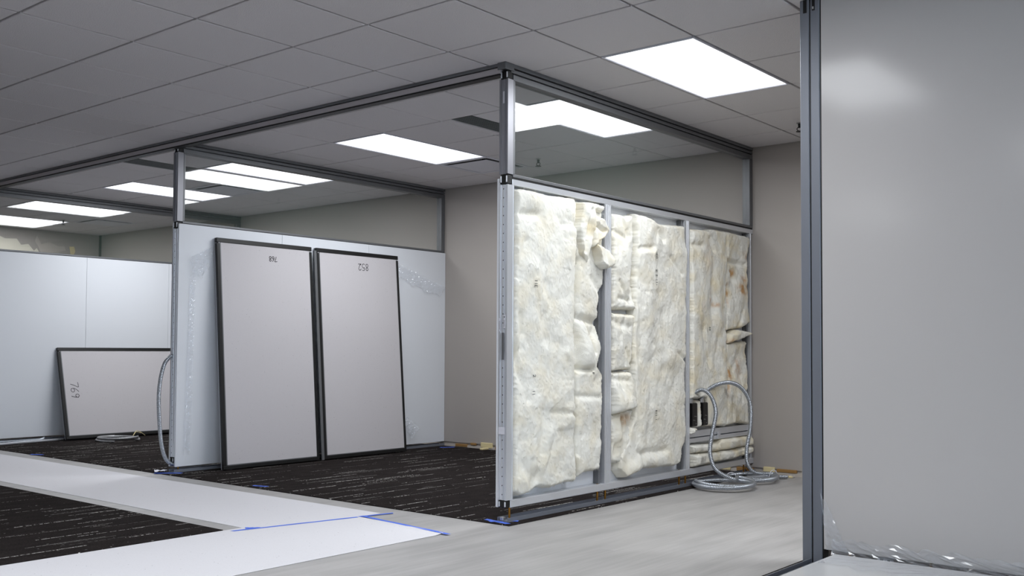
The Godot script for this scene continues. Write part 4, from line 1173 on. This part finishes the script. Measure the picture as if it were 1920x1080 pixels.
func services() -> void:
	# two black boxes let into the wool
	for k in 2:
		var z: float = [-6.605, -6.765][k]
		var t := thing("junction_box", ["black metal box in the wool with pale specks, left of a strip", "black metal box in the wool half hidden by a conduit"][k], "junction box", Vector3(W1 - 0.062, 0.434, z))
		bar(t, "case", Vector3(0, 0, -0.038), Vector3(0.072, 0.172, 0.038), M.black_box, 0.003)
		bar(t, "cover", Vector3(0.072, 0.004, -0.036), Vector3(0.076, 0.168, 0.036), M.black_box, 0.002)
		var cy := CylinderMesh.new()
		cy.top_radius = 0.019
		cy.bottom_radius = 0.019
		cy.height = 0.03
		part(t, "gland", cy, M.screw_zinc, Vector3(0.045, 0.186, 0.012))
		for s in 5:
			part(t, "screw", box(Vector3(0.002, 0.005, 0.005), 0.001), M.screw_zinc, Vector3(0.0765, 0.02 + 0.014 * s + 0.012 * (s % 2), -0.014 + 0.018 * (s % 3)))
	# first conduit: out of the left box, down to a double coil on the floor
	var c := Vector3(-3.475, 0.0, -6.63)
	var p := [Vector3(-3.727, 0.60, -6.593), Vector3(-3.722, 0.66, -6.60), Vector3(-3.66, 0.705, -6.64), Vector3(-3.60, 0.66, -6.67), Vector3(-3.565, 0.54, -6.68), Vector3(-3.575, 0.38, -6.64), Vector3(-3.585, 0.24, -6.63), Vector3(-3.55, 0.12, -6.66), Vector3(-3.45, 0.055, -6.73)]
	p += ring(c, 0.215, 0.27, -60, 210, 14, 0.05, 0.0235, 0.5)
	p += ring(c + Vector3(0.005, 0, 0.0), 0.205, 0.235, 230, 530, 16, 0.0245, 0.05, 0.5)
	var t := conduit("flexible metal conduit arching from the black box to a floor coil", p)
	part(t, "coil_tie", tube(curve([Vector3(-3.60, 0.01, -6.86), Vector3(-3.565, 0.075, -6.87), Vector3(-3.53, 0.075, -6.90), Vector3(-3.51, 0.01, -6.92)], 0.01), 0.003, 6), M.white_label)
	# second conduit: out of the right box in a high arch, then coiled behind
	c = Vector3(-3.50, 0.0, -7.12)
	p = [Vector3(-3.727, 0.60, -6.753), Vector3(-3.715, 0.67, -6.77), Vector3(-3.66, 0.735, -6.86), Vector3(-3.60, 0.752, -6.98), Vector3(-3.56, 0.70, -7.10), Vector3(-3.54, 0.58, -7.19), Vector3(-3.555, 0.40, -7.22), Vector3(-3.585, 0.24, -7.22), Vector3(-3.585, 0.12, -7.23), Vector3(-3.53, 0.05, -7.25)]
	p += ring(c, 0.19, 0.25, -30, 215, 14, 0.045, 0.0235, 0.5)
	p += ring(c, 0.18, 0.235, 230, 470, 14, 0.0245, 0.045, 0.5)
	p += [Vector3(-3.46, 0.022, -7.28), Vector3(-3.40, 0.018, -7.36), Vector3(-3.345, 0.018, -7.42)]
	t = conduit("flexible metal conduit in a high arch, coiled near the taupe wall", p)
	part(t, "coil_tie", tube(curve([Vector3(-3.40, 0.01, -7.20), Vector3(-3.385, 0.075, -7.22), Vector3(-3.36, 0.075, -7.25), Vector3(-3.345, 0.01, -7.27)], 0.01), 0.003, 6), M.white_label)
	# third: hanging loop at the end of the white-boarded partition
	conduit("flexible metal conduit hanging in a bow from the white-boarded partition end", [Vector3(-7.24, 0.93, -4.49), Vector3(-7.225, 0.925, -4.46), Vector3(-7.23, 0.87, -4.415), Vector3(-7.235, 0.75, -4.385), Vector3(-7.24, 0.60, -4.375), Vector3(-7.24, 0.40, -4.385), Vector3(-7.235, 0.22, -4.405), Vector3(-7.225, 0.11, -4.44), Vector3(-7.215, 0.068, -4.50), Vector3(-7.21, 0.058, -4.58), Vector3(-7.21, 0.055, -4.75)], 0.017)
	# cable coil before the sideways panel
	c = Vector3(-10.08, 0.0085, -5.62)
	p = ring(c, 0.25, 0.21, 20, 300, 16, 0.012, 0.012, -0.35)
	p += ring(c, 0.225, 0.185, 320, 640, 18, 0.03, 0.024, -0.35)
	p += ring(c + Vector3(0.01, 0, 0), 0.24, 0.20, 660, 900, 14, 0.044, 0.03, -0.35)
	t = thing("cable_coil", "flat coil of pale armoured cable lying before the sideways panel", "cable")
	part(t, "cable", tube(curve(p, 0.0045), 0.013, 10, 0.0015, 0.018), M.cable)
	for k in 3:
		part(t, "loose_wire", tube(curve([Vector3(-10.1, 0.04, -5.80), Vector3(-10.11 - 0.01 * k, 0.07 + 0.014 * k, -5.83 - 0.02 * k), Vector3(-10.12, 0.10 - 0.03 * k, -5.86 - 0.05 * k)], 0.01), 0.0025, 6), M.foam)
	# odds and ends at the foot of the farthest white wall
	t = conduit("flexible metal conduit lying along the foot of the white wall", [Vector3(-10.80, 0.024, -4.2), Vector3(-10.60, 0.024, -4.6), Vector3(-10.585, 0.024, -4.95), Vector3(-10.64, 0.024, -5.08), Vector3(-10.76, 0.03, -5.15)])
	var o := part(self, "metal_strip", box(Vector3(0.05, 0.018, 1.2), 0.003), M.aluminium, Vector3(-10.50, 0.016, -4.68), Vector3(0, 0.16, 0))
	meta(o, "flat metal strip on the carpet before the farthest white wall", "metal strip")
	o = part(self, "paper_scrap", film_mesh(Vector3.ZERO, Vector3(0.09, 0, 0.05), Vector3(0.05, 0, -0.07), Vector3.UP, 8, 8, 0.012, 61, 0.2), M.white_label, Vector3(-7.33, 0.008, -4.40))
	meta(o, "white paper scrap by the blue tape under the white-boarded partition", "paper scrap")
	# loose film on the white boards
	var x := W2 + 0.002
	o = part(self, "plastic_film", film_mesh(Vector3.ZERO, Vector3(0, 0.10, -0.21), Vector3(0, -0.17, -0.03), Vector3(1, 0, 0), 40, 34, 0.022, 51, 0.35), M.film, Vector3(x, 1.73, -4.58))
	meta(o, "crumpled clear film on white board by the partition's end post", "plastic film")
	o = part(self, "plastic_film", film_mesh(Vector3.ZERO, Vector3(0, 0, -0.05), Vector3(0, -1.45, 0.035), Vector3(1, 0, 0), 10, 170, 0.008, 52, -0.2), M.film, Vector3(x, 1.58, -4.585))
	meta(o, "long thin strip of clear film down the edge of the white boards", "plastic film")
	o = part(self, "plastic_film", film_mesh(Vector3.ZERO, Vector3(0, -0.20, -0.68), Vector3(0, -0.13, 0.02), Vector3(1, 0, 0), 80, 22, 0.018, 53, 0.1), M.film, Vector3(x, 1.84, -6.89))
	meta(o, "crumpled clear film on white board by the taupe wall corner", "plastic film")
	o = part(self, "plastic_film", film_mesh(Vector3.ZERO, Vector3(0, -0.12, -0.16), Vector3(0, -0.13, 0.03), Vector3(1, 0, 0), 26, 22, 0.03, 54, 0.4), M.film, Vector3(x, 0.33, -7.02))
	meta(o, "small scrap of clear film low behind the panel marked 852", "plastic film")

func _ready() -> void:
	# ---- camera
	var cam := Camera3D.new()
	cam.name = "camera"
	add_child(cam)
	cam.position = Vector3(0, 0.99, 0)
	cam.basis = Basis.from_euler(Vector3(deg_to_rad(2.00708), deg_to_rad(39.54946), deg_to_rad(0.27902)), EULER_ORDER_YXZ)
	cam.keep_aspect = Camera3D.KEEP_HEIGHT
	cam.set_frustum(1080.0 / 1884.164 * 0.05, Vector2(0, 50.8 / 1884.164 * 0.05), 0.05, 60.0)
	cam.current = true
	# ---- surroundings: an overcast sky that reaches the room only through the windows on the right
	var env := Environment.new()
	env.background_mode = Environment.BG_COLOR
	env.background_color = Color(0.86, 0.93, 1.0)
	env.background_energy_multiplier = 7.0
	env.ambient_light_source = Environment.AMBIENT_SOURCE_DISABLED
	env.tonemap_mode = Environment.TONE_MAPPER_LINEAR
	env.tonemap_exposure = 1.0
	env.sdfgi_enabled = true
	env.ssao_enabled = true
	env.ssil_enabled = true
	var we := WorldEnvironment.new()
	we.name = "surroundings"
	we.environment = env
	add_child(we)
	# ---- lamps of the place
	materials()
	M.anodised_light = mat("anodised_light", Color(0.66, 0.67, 0.70), 0.4, 0.4)
	M.gloss_white = mat("gloss_white", Color(0.80, 0.80, 0.80), 0.12, 0.0, 0.5)
	var e := 3.0
	light_panel(3, -5, "bright ceiling light panel right of the wool-filled frame", e * 0.85)
	light_panel(1, -6, "ceiling light panel seen through the glass above the wool", e)
	light_panel(-2, -6, "ceiling light panel in the room with two leaning panels", e)
	light_panel(-5, -6, "ceiling light panel seen through the glass above the leaning panels", e)
	light_panel(-8, -6, "ceiling light panel in the room of the sideways panel", e)
	light_panel(-11, -6, "nearer ceiling light panel beyond the farthest white-boarded wall", e)
	light_panel(-14, -6, "farther ceiling light panel beyond the farthest white-boarded wall", e)
	for q in [[4, -1], [5, 4], [1, 2], [1, 8], [-5, 5], [-11, 5]]:
		light_panel(q[0], q[1], "ceiling light panel over the open floor outside the rooms", e)
	light_panel(6, -5, "ceiling light panel behind the glossy board wall, nearer the opening", e * 1.25)
	light_panel(9, -5, "ceiling light panel behind the glossy board wall, farther in", e * 1.25)
	# ---- the place
	ceiling_fittings()
	shell()
	floor_things()
	skirting()
	partitions()
	right_side()
	leaning()
	wool()
	services()
